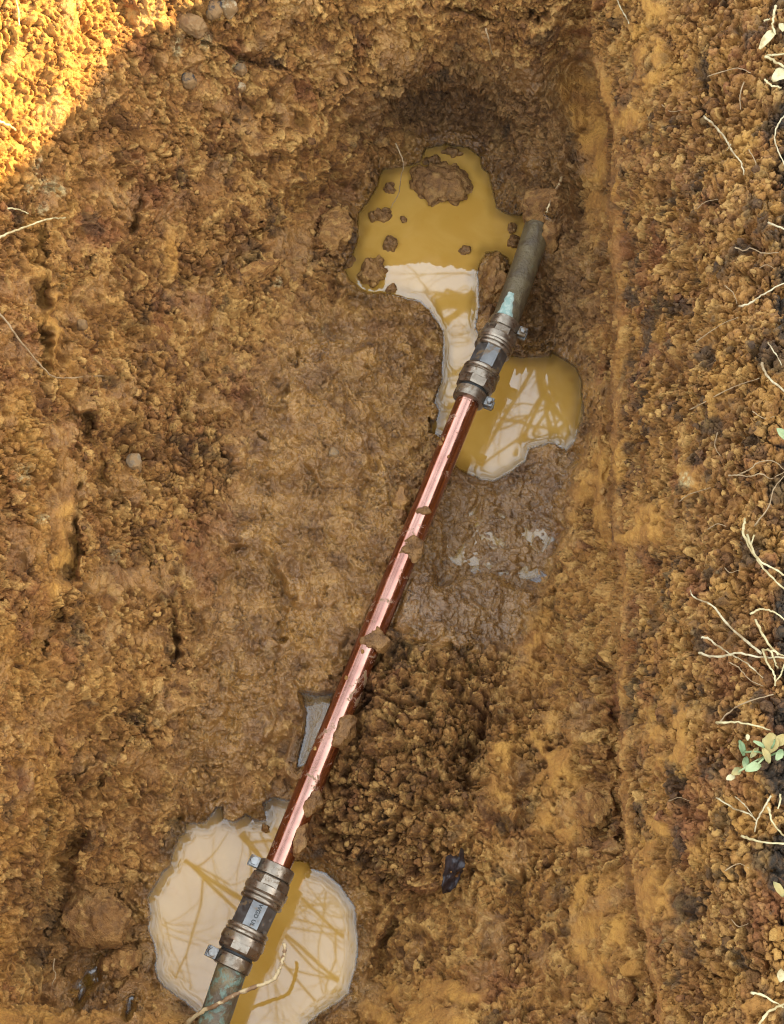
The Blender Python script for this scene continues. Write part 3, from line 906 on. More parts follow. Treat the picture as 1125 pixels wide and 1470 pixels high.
def coupling(top, bot, lug_side, text, lug_ang):
    """compression coupling between two axis points; lengths follow the photo from the upper end down"""
    d = top - bot
    u = d.normalized()
    toc = Vector(CAM) - (top + bot) * 0.5
    n_ = (toc - u * toc.dot(u)).normalized()       # faces up
    s_ = u.cross(n_)
    if s_.x < 0: s_ = -s_                           # s_ points right
    s_ = n_.cross(-u) if n_.cross(-u).x > 0 else n_.cross(u)
    L = d.length
    sc = L / 0.088
    M = Matrix(((s_.x, n_.x, u.x, top.x), (s_.y, n_.y, u.y, top.y), (s_.z, n_.z, u.z, top.z), (0, 0, 0, 1)))
    def prof(*pr): return [(-a_ * 0.001 * sc, r_ * 0.00094) for a_, r_ in pr]
    ph8 = -0.5 + 2.0                                # an octagon flat faces n_
    m = MB()
    m.lathe(prof((32, 13.7), (33, 14.3), (54.5, 14.3), (55.5, 13.7)), 8, M, 0.5, True)
    body = m.build('coupling', BODY, pipe, smooth=False)
    def part(name, mb_, mat, sharp=35):
        return mb_.build(name, mat, body, sharp=sharp)
    m = MB(); m.lathe(prof((0, 13.0), (0.8, 14.3), (5, 14.6), (10.2, 14.3), (11, 13.2)), 48, M); part('clamp_ring', m, BRONZE)
    m = MB(); m.lathe(prof((77, 13.2), (77.8, 14.4), (83, 14.7), (87.2, 14.4), (88, 13.0)), 48, M); part('clamp_ring', m, BRONZE)
    m = MB(); m.lathe(prof((11, 13.6), (12.2, 15.0), (19, 15.9), (20, 16.0)), 8, M, 0.5, True)
    part('nut', m, BRONZE, 20)
    m = MB(); m.lathe(prof((18.5, 15.9), (19.5, 17.2), (24.5, 17.3), (26, 16.2)), 48, M); part('nut_collar', m, BRONZE)
    m = MB(); m.lathe(prof((25.5, 15.2), (26.3, 16.5), (27.6, 16.9), (28.8, 16.3), (29.2, 15.7), (30, 16.6), (31.6, 17.1), (33.0, 16.6), (34, 14.9)), 48, M); part('bead_ring', m, BRONZE, 60)
    m = MB(); m.lathe(prof((53.5, 14.9), (54.4, 16.4), (55.8, 17.0), (57.2, 16.5), (57.8, 15.8), (58.6, 16.5), (60, 16.9), (61.2, 15.6)), 48, M); part('bead_ring', m, BRONZE, 60)
    m = MB(); m.lathe(prof((60.5, 15.8), (61.5, 17.0), (66.5, 17.5), (68, 17.0)), 48, M); part('nut_collar', m, BRONZE)
    m = MB(); m.lathe(prof((67.5, 16.2), (68, 16.4), (73.5, 16.1), (75.2, 14.6)), 8, M, 0.5, True); part('nut', m, BRONZE, 20)
    m = MB(); m.lathe(prof((74.5, 12.9), (78, 12.9)), 32, M); part('sleeve', m, INK)
    # bolted ears of the two split clamp rings
    for ax0, ax1, ang in ((0.0, 11.0, lug_ang[0]), (77.0, 88.0, lug_ang[1])):
        ca, sa = math.cos(ang), math.sin(ang)
        rad = Vector((ca, sa, 0)); tan = Vector((-sa, ca, 0))
        mid_ = -(ax0 + ax1) / 2 * 0.001 * sc
        for sgn in (-1, 1):
            m = MB()
            c = rad * 0.0170 + tan * (0.0030 * sgn) + Vector((0, 0, mid_))
            Ml = Matrix(((rad.x, tan.x, 0, c.x), (rad.y, tan.y, 0, c.y), (0, 0, 1, c.z), (0, 0, 0, 1)))
            m.box(M @ Ml, 0.0072, 0.0024, 0.0088 * sc, 0.0008)
            part('clamp_ear', m, BODY)
        m = MB()
        c = rad * 0.0176 + Vector((0, 0, mid_))
        Mb = M @ Matrix(((rad.x, 0, tan.x, c.x), (rad.y, 0, tan.y, c.y), (0, 1, 0, c.z), (0, 0, 0, 1)))
        m.lathe([(-0.0072, 0.0020), (0.0050, 0.0020)], 14, Mb)
        m.lathe([(0.0045, 0.0028), (0.0064, 0.0028), (0.0072, 0.0020)], 6, Mb)
        m.lathe([(-0.0070, 0.0030), (-0.0046, 0.0032)], 6, Mb)
        part('clamp_bolt', m, ZINC)
    def letters(txt, ax_mid, r0, size, name):
        cu = bpy.data.curves.new('letters', 'FONT')
        cu.body, cu.size, cu.align_x, cu.align_y, cu.extrude, cu.offset = txt, size, 'CENTER', 'CENTER', 0.00012, 0.00012
        tmp_ = bpy.data.objects.new('letters', cu)
        col.objects.link(tmp_)
        bpy.context.view_layer.update()
        me = bpy.data.meshes.new_from_object(tmp_.evaluated_get(bpy.context.evaluated_depsgraph_get()))
        bpy.data.objects.remove(tmp_)
        # text runs down the axis with the letter tops to the right
        o = bpy.data.objects.new(name, me)
        me.materials.clear(); me.materials.append(INK)
        Mt = Matrix(((0, 1, 0, 0), (0, 0, 1, r0), (-1, 0, 0, -ax_mid * 0.001 * sc), (0, 0, 0, 1)))
        Mt[0][3] = 0.0008
        me.transform(M @ Mt)
        col.objects.link(o)
        o.parent = body
        return o
    if text: letters(text, 43.6, 0.0135, 0.0041, 'lettering')
    return body, M, sc
c1, M1, s1 = coupling(on_axis(399, 1242), on_axis(330, 1391), -1, 'WGD UL', (R_(172), R_(168)))
c1['label'] = 'lower coupling with engraved letters and clamp ears on the left'
c2, M2, s2 = coupling(on_axis(726, 462), on_axis(671, 577), 1, None, (R_(12), R_(14)))
c2['label'] = 'upper coupling with clamp ears on the right'

# ---------------------------------------------------------------- clods, stones
def ico(sub):
    bm = bmesh.new()
    bmesh.ops.create_icosphere(bm, subdivisions=sub, radius=1)
    bm.verts.index_update()
    V = np.array([v.co for v in bm.verts])
    F = np.array([[v.index for v in f.verts] for f in bm.faces])
    bm.free()
    return V, F
ICO4, ICO3, ICO1 = ico(5), ico(4), ico(2)
def clod(name, px, py, ra, rb, ang, hgt, label, cat, mat=SOIL, seed=0, z0=None, rough=1.0, wetv=0.6, dampv=0.3, group=None, sink=0.35, V0F=None, square=0.0, extra=None):
    V, F = V0F or (ICO4 if ra > 15 else ICO3)
    z = (surf_top(px, py, 4) if z0 is None else z0)
    c = at(px, py, z)
    m = K * float(np.dot(c - CAM, FWD))
    v = V.copy()
    if square: v = np.sign(v) * np.abs(v) ** (1 - square)
    S = np.array([ra * m, rb * m, hgt])
    v = v * S
    off = np.array([seed * 3.1, seed * 1.7, seed * 0.9])
    nrm = V / np.linalg.norm(V, axis=1, keepdims=True)
    r0 = min(ra, rb) * m
    big = perlin(v / (r0 * 1.1) + off, 100 + seed) * r0 * 0.22
    w1, _, i1 = worley(v / 0.0085 + off, 200 + seed)
    w2, _, i2 = worley(v / 0.0042 + off, 300 + seed)
    dsp = big + rough * ((dome(w1, .8) * (0.3 + 0.7 * i1) - 0.4) * 0.0048 + (dome(w2, .8) * (0.3 + .7 * i2) - 0.4) * 0.0030)
    v = v + nrm * (dsp * 0.75 + billow(v / 0.017 + off, 400 + seed, 4, 0.6) * 0.0075 * min(1, rough) * min(1.0, r0 / 0.012))[:, None]
    pd = np.random.default_rng(seed + 900).normal(size=(5, 3))
    pd[:, 2] = np.abs(pd[:, 2])
    for d_ in pd / np.linalg.norm(pd, axis=1, keepdims=True):      # broken faces
        lim = np.abs(d_ * S).sum() * 0.56
        q_ = v @ d_
        v = v - (np.maximum(q_ - lim, 0) * (0.85 if rough < 1.4 else 0.45))[:, None] * d_
    ca, sa = math.cos(R_(-ang)), math.sin(R_(-ang))
    v = np.stack([v[:, 0] * ca - v[:, 1] * sa, v[:, 0] * sa + v[:, 1] * ca, v[:, 2]], 1)
    at_ = None
    if mat is SOIL:
        k = np.ones(len(v))
        at_ = dict(wet=wetv * k, dark=0 * k, red=0 * k, clay=0 * k, damp=dampv * k, pale=0 * k, crumb=0.5 * i1 + 0.5 * i2)
        if extra:
            for kk, vv in extra.items(): at_[kk] = vv * k
    o = mesh_from(name, v, F, mat, attrs=at_)
    o.location = (c[0], c[1], c[2] + hgt * (1 - 2 * sink) * 0.5)
    return tag(o, label, cat, group)

ISL = [
 (633, 266, 46, 33, 5, .016, 'largest crumbly mud clod standing in the upper pool', 0.3, .5),
 (535, 393, 20, 23, 10, .013, 'rounded mud clod near the left shore of the upper pool', 0.5, .15),
 (735, 284, 23, 21, 30, .014, 'mud clod at the right shore of the upper pool above the old pipe', 0.3, .45),
 (709, 408, 19, 40, 8, .024, 'tall mud clod wedged against the left side of the old pipe', 0.5, .2),
 (543, 311, 17, 9, -15, .008, 'flat elongated clod with a pale rim in the left of the upper pool', 0.5, .5),
 (560, 352, 12, 11, 20, .009, 'dark clod at the corner of the bright reflection in the upper pool', 0.6, .5),
 (558, 273, 10, 8, 30, .007, 'small clod in the far left bay of the upper pool', 0.5, .5),
 (738, 349, 10, 11, 0, .008, 'small clod beside the old pipe in the upper pool, lower of two', 0.6, .5),
 (734, 330, 6, 7, 0, .006, 'small clod beside the old pipe in the upper pool, upper of two', 0.6, .5),
 (667, 360, 6, 8, 15, .005, 'half sunken crumb in the murky patch left of the tall clod', 0.7, .6),
 (621, 232, 11, 7, 0, .007, 'glossy lump behind the largest clod, at its far left', 0.7, .6),
 (649, 221, 15, 5, 5, .005, 'thin glossy sliver of mud at the far end of the upper pool', 0.8, .6),
 (561, 416, 9, 5, -20, .005, 'small low clod on the near left shore of the upper pool', 0.6, .4),
 (498, 376, 8, 12, 20, .008, 'wet lump at the left tip of the upper pool', 0.7, .5),
 (579, 315, 5, 5, 0, .004, 'tiny dark crumb afloat left of centre in the upper pool', 0.6, .5),
 (597, 249, 9, 7, 0, .007, 'small lump touching the left end of the largest clod', 0.6, .5),
 (711, 243, 10, 9, 0, .009, 'glossy lump at the far right shore of the upper pool', 0.7, .5),
 (381, 1190, 6, 6, 0, .006, 'round brown crumb in the lower pool beside the copper tube', 0.4, .1),
]
for i, (x, y, ra, rb, an, hh, lab, wv, dv) in enumerate(ISL):
    clod('mud_clod', x, y, ra, rb, an, hh, lab, 'mud clod', seed=i + 1, z0=0.0, wetv=wv, dampv=dv, group='mud clods standing in the pools', sink=0.42, rough=1.5)
BIG = [
 (135, 1318, 52, 46, 20, .022, 'broad dark slab of earth in the hollow at the lower left', 0.2, .35),
 (168, 1385, 27, 30, 35, .018, 'reddish brown block of earth beside the small puddle at lower left', 0.2, .2),
 (105, 1395, 16, 12, 0, .010, 'wet lump on the left of the small puddle at lower left', 0.6, .4),
 (850, 1160, 24, 30, 20, .018, 'grey brown clod stuck in the corner below the clay strip', 0.0, .15),
 (893, 1425, 20, 22, 0, .014, 'small grey brown clod near the bottom of the clay strip', 0.0, .1),
 (480, 330, 26, 34, 20, .016, 'lumpy clod overhanging the left shore of the upper pool', 0.3, .15),
 (365, 390, 36, 14, -28, .010, 'smooth elongated lump of clay left of the upper pool', 0.1, .0),
 (575, 715, 12, 26, 8, .010, 'finger shaped lump of wet mud left of the copper tube', 0.6, .0),
]
for i, (x, y, ra, rb, an, hh, lab, wv, dv) in enumerate(BIG):
    clod('earth_clod', x, y, ra, rb, an, hh, lab, 'clod', seed=i + 40, wetv=wv, dampv=dv, sink=0.55, rough=1.35)
for i, (x, y, ra, rb, an, hh, z_, lab) in enumerate([
 (780, 300, 30, 19, 15, .030, .066, 'wet clod covering the end of the old pipe where it enters the soil'),
 (790, 338, 15, 26, 15, .024, .054, 'dark clod lying against the right side of the old pipe')]):
    clod('earth_clod', x, y, ra, rb, an, hh, lab, 'clod', seed=i + 60, z0=z_, wetv=.2, dampv=.5, sink=0.5, rough=1.3)
clod('earth_clod', 764, 304, 15, 12, 30, .022, 'wet lump between the upper pool and the buried end of the old pipe', 'clod', seed=66, z0=.058, wetv=.2, dampv=.5, sink=0.5, rough=1.3)
# smears of mud left lying on the copper tube
for i, (x, y, ra, rb, an, hh, lab) in enumerate([
 (607, 733, 15, 5, -8, .002, 'thin flat smear of mud across the copper tube below the upper coupling'),
 (594, 786, 17, 19, 15, .005, 'lump of mud on the copper tube under the thin smear'),
 (540, 920, 21, 17, 5, .006, 'lump of mud on the middle of the copper tube'),
 (494, 1050, 15, 28, 25, .013, 'long crumbly lump of mud leaning on the right of the copper tube'),
 (430, 1205, 10, 24, 12, .008, 'wet lump of mud hugging the copper tube above the lower coupling'),
 (449, 1152, 11, 22, 25, .008, 'ragged lump of mud on the right flank of the lower copper tube')]):
    t_ = (y - 568) / (1248 - 568)
    axx = 675 + (396 - 675) * t_
    z = PIPE_Z + 0.0099 * math.sqrt(max(0.05, 1 - ((x - axx) * 0.92 / 21) ** 2))
    clod('mud_clump', x, y, ra, rb, an, hh, lab, 'mud clump', seed=i + 70, z0=z - hh * 0.25, wetv=0.5, dampv=0.55, sink=0.5, group='mud clumps stuck on the copper tube')
for i, (x, y, r, lab) in enumerate([(632, 636, 4, 'largest crumb sticking to the upper copper tube, near its left edge'), (636, 630, 2.5, 'small crumb just above the largest crumb on the upper copper tube'),
 (644, 655, 2, 'tiny crumb on the bright stripe of the upper copper tube'), (452, 1075, 3, 'crumb on the copper tube just below the long leaning mud lump'),
 (497, 973, 3, 'crumb at the left edge of the copper tube midway between two mud lumps'), (520, 935, 3, 'crumb on the copper tube just below its middle mud lump')]):
    t_ = (y - 568) / (1248 - 568)
    axx = 675 + (396 - 675) * t_
    z = PIPE_Z + 0.0100 * math.sqrt(max(0.05, 1 - ((x - axx) * 0.92 / 21) ** 2))
    clod('mud_speck', x, y, r, r * 1.2, 0, .0016, lab, 'mud crumb', seed=i + 80, z0=z, wetv=0.2, dampv=0, sink=0.5, group='tiny crumbs sticking to the copper tube', V0F=ICO1, rough=0.1)

STONE_DARK = stone_mat('dark_stone', (0.022, 0.021, 0.021), (0.055, 0.05, 0.045))
STONE_PALE = stone_mat('pale_stone', (0.36, 0.27, 0.15), (0.48, 0.40, 0.27))
STONE_GREY = stone_mat('grey_stone', (0.15, 0.105, 0.06), (0.27, 0.21, 0.14))
STONE_BROWN = stone_mat('brown_stone', (0.16, 0.085, 0.032), (0.25, 0.145, 0.06))
for i, (x, y, ra, rb, an, hh, mat, lab) in enumerate([
 (271, 115, 10.5, 10, 0, .0065, STONE_DARK, 'round charcoal black stone in the upper left wall'),
 (327, 10, 13, 12, 20, .008, STONE_PALE, 'cream coloured stone at the top edge of the upper left wall'),
 (307, 14, 10, 14, 10, .006, STONE_DARK, 'dark grey stone left of the cream stone at the top edge'),
 (345, 99, 9, 8, 30, .005, STONE_GREY, 'pale flaky grey stone right of the charcoal stone'),
 (346, 125, 7, 6, 30, .005, STONE_PALE, 'small cream pebble below the flaky grey stone'),
 (271, 32, 27, 14, 32, .008, STONE_BROWN, 'flat brown slab of stone slanting in the upper left wall'),
 (479, 651, 7, 9, -10, .005, STONE_GREY, 'pale grey pebble on the wet mud left of the copper tube'),
 (192, 663, 13, 12, 20, .007, STONE_GREY, 'lilac grey stone bedded in a hollow of the left wall'),
 (118, 466, 7, 7, 0, .005, STONE_BROWN, 'small orange brown stone in the dark pocket of the left wall'),
]):
    clod('stone', x, y, ra, rb, an, hh, lab, 'stone', mat=mat, seed=i + 100, sink=0.55, rough=0.55, square=0.35)

# loose crumbs lying on the soil: nobody could count them
def crumbs(n, smin, smax, weight, seed):
    r = np.random.default_rng(seed)
    w = weight / weight.sum()
    pick = r.choice(len(PX), n, p=w)
    V0, F0 = ICO1
    nv = len(V0)
    s = smin + (smax - smin) * r.random(n) ** 2.5
    q = r.normal(size=(n, 4)); q /= np.linalg.norm(q, axis=1, keepdims=True)
    a, b, c, d = q.T
    Rm = np.stack([np.stack([1 - 2 * (c * c + d * d), 2 * (b * c - a * d), 2 * (b * d + a * c)], 1),
                   np.stack([2 * (b * c + a * d), 1 - 2 * (b * b + d * d), 2 * (c * d - a * b)], 1),
                   np.stack([2 * (b * d - a * c), 2 * (c * d + a * b), 1 - 2 * (b * b + c * c)], 1)], 1)
    sh = V0[None] * (1 + 0.26 * r.normal(size=(n, nv, 1))).clip(0.5, 1.6) * (0.7 + 0.6 * r.random((n, 1, 3)))
    v = np.einsum('nij,nkj->nki', Rm, sh) * s[:, None, None]
    nn = GN.reshape(-1, 3)[pick]
    v = v + (P[pick] + nn * (s * 0.35)[:, None])[:, None, :]
    f = F0[None] + (np.arange(n) * nv)[:, None, None]
    at_ = {k_: np.repeat(v_[pick], nv) for k_, v_ in ATTR.items()}
    at_['crumb'] = np.repeat(r.random(n), nv)
    return v.reshape(-1, 3), f.reshape(-1, 3), at_
inframe = (PX > -60) & (PX < 1180) & (PY > -60) & (PY < 1520)
dry = np.ones(PX.shape)
for (s, d), _ in zip(poolsd, POOLS): dry[s] = np.minimum(dry[s], sstep(6, 22, d))
wgt = inframe * dry * (loose + 0.05) * (pipe_d > 30) * (web < 0.2) * (1 - 0.75 * np.maximum(scr, 0)) * (1 - 0.85 * wetm)
wgt = wgt * (0.3 + 0.45 * Z_bank + Z_mound) * (0.25 + sstep(-0.2, 0.5, fbm(P / 0.04, 120, 2)))
v, f, a_ = crumbs(5000, 0.0008, 0.0029, wgt, 5)
loose_o = mesh_from('loose_crumbs', v, f, SOIL, smooth=True, attrs=a_)
tag(loose_o, 'loose crumbs of brown earth scattered over the trench walls', 'soil crumbs', kind='stuff')

# ---------------------------------------------------------------- roots, stems, leaves
def root(name, px_pts, w, mat, label, cat='root', lift=0.003, arch=0.0, taper=(1, .6), branches=(), group=None, zs=None, wob_=0.25, seed=0):
    rr = random.Random(hash(label) % 9999 if seed == 0 else seed)
    def path(pp, zz=None):
        out = []
        for i, (x, y) in enumerate(pp):
            t = i / (len(pp) - 1)
            if zz: out.append(Vector(at(x, y, zz[i])))
            else: out.append(point(x, y, lift + arch * math.sin(math.pi * t)))
        return catmull(out, 6)
    pts = path(px_pts, zs)
    m = K * (Vector(CAM) - pts[0]).length * 0.82
    mb_ = MB()
    def add(pts, w0, w1):
        n_ = len(pts)
        rad, jig = [], []
        for i, p in enumerate(pts):
            t = i / (n_ - 1)
            rad.append(m * 0.5 * (w0 + (w1 - w0) * t) * (1 + 0.22 * rr.uniform(-1, 1)))
            jig.append(p + Vector((rr.uniform(-1, 1), rr.uniform(-1, 1), rr.uniform(-1, 1))) * m * w0 * wob_)
        mb_.tube(jig, rad, 7)
    add(pts, w * taper[0], w * taper[1])
    o = mb_.build(name, mat)
    tag(o, label, cat, group)
    for bp, bw in branches:
        mb_ = MB()
        add(path(bp), bw, bw * 0.5)
        mb_.build('rootlet', mat, o)
    return o

PL, TH = ROOT_PALE, ROOT_THIN
import zlib
def hash(s): return zlib.crc32(s.encode())
G1 = 'root ends hanging from the right bank'
root('root', [(1011, 168), (1027, 182), (1042, 200), (1050, 217), (1063, 232), (1068, 252)], 3.6, PL, 'pale kinked root alone in the upper part of the right bank', arch=.004, branches=[([(1049, 207), (1043, 216)], 2)], group=G1)
root('root', [(882, -8), (892, 13), (903, 33)], 3, PL, 'short pale root at the top edge beside the clay ridge', group=G1)
root('root', [(1130, 160), (1115, 182), (1112, 200), (1117, 217), (1128, 240)], 3, PL, 'bowed pale root at the right edge, high up', lift=.008, group=G1)
root('root', [(1101, 319), (1130, 331)], 4, PL, 'short stiff pale root end poking in at the right edge', lift=.008, group=G1)
root('root', [(1055, 355), (1068, 360), (1078, 356), (1093, 363), (1117, 363)], 2.4, TH, 'thin wavy root below the short stiff root end', group=G1)
root('root', [(1060, 440), (1077, 435), (1097, 422), (1130, 404)], 3.8, PL, 'straight pale root slanting up to the right edge', lift=.006, group=G1)
root('root', [(1068, 117), (1062, 137), (1063, 157)], 2.2, TH, 'short thin root above the kinked pale root', group=G1)
root('root', [(1015, 110), (1040, 102), (1060, 98), (1078, 105)], 2, TH, 'fine level root left of the dry straw at the top right', group=G1)
root('root', [(1000, 490), (1033, 467), (1060, 455)], 2, TH, 'fine root below the straight slanting root', group=G1)
root('root', [(1093, 521), (1102, 540), (1130, 565)], 5, PL, 'thick bowed cream root end at the right edge, upper half', lift=.009, group=G1)
root('root', [(1102, 492), (1113, 508), (1122, 524)], 2.6, PL, 'slim root just above the thick bowed cream root end', lift=.006, group=G1)
root('root', [(990, 588), (1010, 578), (1033, 565), (1060, 553), (1090, 543)], 2.3, TH, 'long fine root slanting across the right bank', group=G1)
root('root', [(1045, 683), (1060, 682), (1075, 684), (1093, 680), (1107, 687), (1130, 674)], 2.8, TH, 'wavy tan root below the pale clay patch', group=G1, branches=[([(1062, 680), (1077, 673), (1090, 663), (1110, 662), (1126, 675)], 2.6)])
root('root', [(1083, 755), (1103, 727), (1110, 703), (1128, 680)], 2.6, TH, 'curved tan root dropping from the wavy root', group=G1)
root('root', [(990, 847), (997, 858), (1023, 870), (1043, 895), (1067, 917), (1092, 938)], 4.6, PL, 'long pale root with a hooked thin tip', taper=(.45, 1.1), lift=.008, group=G1)
root('root', [(1007, 915), (1017, 917), (1030, 927), (1047, 938), (1073, 953), (1095, 974)], 3.8, PL, 'pale root curling under the level one', taper=(1, .5), lift=.009, group=G1)
root('root', [(1003, 937), (1027, 943), (1060, 938), (1090, 943), (1130, 944)], 4.6, PL, 'level cream root reaching in from the right edge', lift=.012, group=G1)
root('root', [(1046, 951), (1060, 958), (1075, 975), (1095, 985)], 2.4, TH, 'fine root tangled under the level cream root', lift=.006, group=G1)
root('root', [(1030, 1040), (1047, 1022), (1073, 1007), (1110, 997)], 3.4, TH, 'tan arched root above the leafy weed', lift=.005, group=G1)
root('root', [(1028, 1145), (1053, 1160), (1073, 1167), (1086, 1178)], 3.4, PL, 'grey white root slanting below the leafy weed', lift=.006, group=G1, branches=[([(1055, 1143), (1070, 1157), (1080, 1170)], 2.6)])
root('root', [(1107, 1143), (1097, 1160), (1087, 1178), (1083, 1195)], 3.6, PL, 'pale root rising beside the grey white slanting root', lift=.006, group=G1)
root('root', [(975, 720), (985, 712), (1000, 706), (1020, 700)], 2, TH, 'fine root on the pale clay patch', group=G1)
FINE = [([(1000, 300), (1012, 290), (1030, 286)], 'fine tan hair root level with the stiff root end'),
 ([(1040, 410), (1052, 420), (1058, 436)], 'fine hair root just left of the straight slanting root'),
 ([(950, 150), (962, 160), (980, 158)], 'fine hair root left of the kinked pale root'),
 ([(1030, 620), (1026, 640), (1034, 655)], 'fine hair root above the pale clay patch'),
 ([(1015, 760), (1030, 752), (1042, 756)], 'fine hair root left of the upright straw tip'),
 ([(1040, 815), (1048, 822), (1062, 818)], 'fine hair root above the hooked pale root'),
 ([(960, 1150), (975, 1145), (990, 1150)], 'fine hair root far left of the grey white slanting root'),
 ([(1040, 1250), (1060, 1240), (1075, 1246)], 'fine hair root under the level cream stem'),
 ([(1050, 1320), (1060, 1330), (1074, 1326)], 'fine hair root in the lower right bank'),
 ([(1080, 590), (1095, 600), (1112, 598)], 'fine hair root under the thick bowed root end'),
 ([(1075, 215), (1085, 235), (1082, 250)], 'fine hair root right of the kinked pale root'),
 ([(1090, 385), (1100, 380), (1112, 386)], 'fine hair root between the wavy and the slanting root')]
for pts_, lab_ in FINE: root('root', pts_, 1.7, TH, lab_, lift=.002, group=G1, taper=(1.1, .5))
G2 = 'straw stems on the right bank'
root('straw_stem', [(1070, 744), (1067, 763), (1077, 787), (1090, 805), (1108, 815), (1132, 829)], 4.8, STRAW, 'long straw stem curving down from an upright tip at the right edge', 'straw', lift=.012, group=G2, branches=[([(1083, 768), (1077, 786)], 3)])
root('straw_stem', [(1073, 768), (1083, 797), (1100, 820), (1130, 850)], 4.6, STRAW, 'straw stem running alongside the long curving one', 'straw', lift=.010, group=G2)
root('straw_stem', [(1077, 882), (1093, 874), (1113, 880), (1130, 893)], 4, STRAW, 'arched straw stem above the straw tangle', 'straw', lift=.014, group=G2)
root('straw_stem', [(1085, 890), (1100, 920), (1117, 940)], 5, STRAW, 'stout straw stem leaning into the straw tangle', 'straw', lift=.012, group=G2)
root('straw_stem', [(1095, 932), (1100, 950), (1111, 968), (1112, 985)], 4.4, STRAW, 'bent straw stem under the straw tangle', 'straw', lift=.012, group=G2, branches=[([(1095, 932), (1110, 935), (1126, 942)], 4)])
root('straw_stem', [(1107, 935), (1112, 950), (1116, 960)], 4, STRAW, 'short straw stub inside the straw tangle', 'straw', lift=.013, group=G2)
root('straw_stem', [(1128, 950), (1122, 965), (1113, 980)], 4, STRAW, 'straw piece closing the tangle at its right', 'straw', lift=.012, group=G2)
root('straw_stem', [(1029, 1037), (1060, 1037), (1087, 1042), (1106, 1049)], 4.2, STRAW, 'gently bowed straw stem above the leafy weed', 'straw', lift=.010, group=G2)
root('straw_stem', [(1103, 1159), (1110, 1183), (1130, 1203)], 4.4, STRAW, 'straw stem sloping over black topsoil below the weed', 'straw', lift=.010, group=G2)
root('straw_stem', [(1065, 1200), (1090, 1208), (1130, 1211)], 5, STRAW, 'level cream stem on black topsoil below the weed', 'straw', lift=.008, group=G2)
root('straw_stem', [(1121, 1140), (1117, 1161)], 4, STRAW, 'short upright straw stub at the right edge below the weed', 'straw', lift=.010, group=G2)
root('straw_stem', [(1078, 1425), (1097, 1430), (1125, 1446)], 4.4, STRAW, 'straw stem in the bottom right corner, pointing left', 'straw', lift=.008, group=G2)
root('straw_stem', [(1086, 1476), (1103, 1453), (1130, 1440)], 5, STRAW, 'straw stem in the bottom right corner, pointing down', 'straw', lift=.009, group=G2)
root('straw_stem', [(1098, 81), (1110, 79), (1130, 78)], 4.4, STRAW, 'upper arm of the white straw fork at the top right', 'straw', lift=.010, group=G2)
root('straw_stem', [(1098, 81), (1112, 88), (1130, 97)], 5, STRAW, 'lower arm of the white straw fork at the top right', 'straw', lift=.011, group=G2)
root('straw_stem', [(1113, 10), (1111, 22), (1109, 37), (1113, 50)], 4.8, STRAW, 'upright bleached stem above the dry straw leaf', 'straw', lift=.010, group=G2)
root('straw_stem', [(1097, 114), (1106, 122), (1122, 126)], 4, STRAW, 'small straw bit under the crumpled dry leaf', 'straw', lift=.009, group=G2)
root('straw_stem', [(1096, 30), (1106, 27)], 4, STRAW, 'stubby straw bit left of the upright bleached stem', 'straw', lift=.008, group=G2)
# left wall
G3 = 'roots in the left wall'
root('root', [(-6, 343), (17, 333), (43, 323), (71, 314), (93, 313)], 4, STRAW, 'long straight tan root under the sunlit patch at the left edge', lift=.006, group=G3)
root('root', [(11, 299), (26, 301), (41, 306)], 3, STRAW, 'short tan root just above the long straight one', lift=.004, group=G3)
root('root', [(-6, 172), (14, 180), (22, 188)], 5, STRAW, 'stubby root in the sunlit patch at the left edge', lift=.005, group=G3)
root('root', [(22, -6), (26, 15), (27, 36)], 3, STRAW, 'thin upright root in the sunlit patch at the top edge', lift=.004, group=G3)
root('root', [(-4, 446), (21, 478), (46, 510), (76, 540), (107, 542), (149, 540)], 3.2, TH, 'long thin root slanting down the left wall', taper=(1.2, .5), lift=.003, group=G3)
# others
root('root', [(267, 1470), (290, 1452), (312, 1442), (330, 1432), (348, 1423), (371, 1415), (391, 1407), (398, 1398), (403, 1385), (408, 1369), (408, 1354)], 7.2, ROOT_BARK,
     'peeling tan root with a sharp bend lying across the lower green pipe', zs=[.05, .064, .0705, .0715, .072, .073, .073, .073, .072, .071, .070], taper=(1.1, .85), wob_=0.12,
     branches=[])
root('root', [(568, 205), (577, 227), (579, 240), (575, 254), (572, 278), (560, 299)], 3, TH, 'thin brown root dangling into the far left of the upper pool', zs=[.055, .050, .044, .032, .012, .001], taper=(1, .35))
root('root', [(806, 255), (799, 272), (789, 292), (783, 306)], 5, ROOT_BARK, 'brown root beside the spot where the old pipe enters the soil', lift=.004)
root('root', [(697, 40), (702, 60), (706, 78)], 3, TH, 'thin root hanging in the far wall near the top', lift=.004)
root('root', [(78, 1376), (76, 1390), (80, 1400), (74, 1415)], 2.6, TH, 'thin wiry root in the hollow at the lower left', lift=.006)

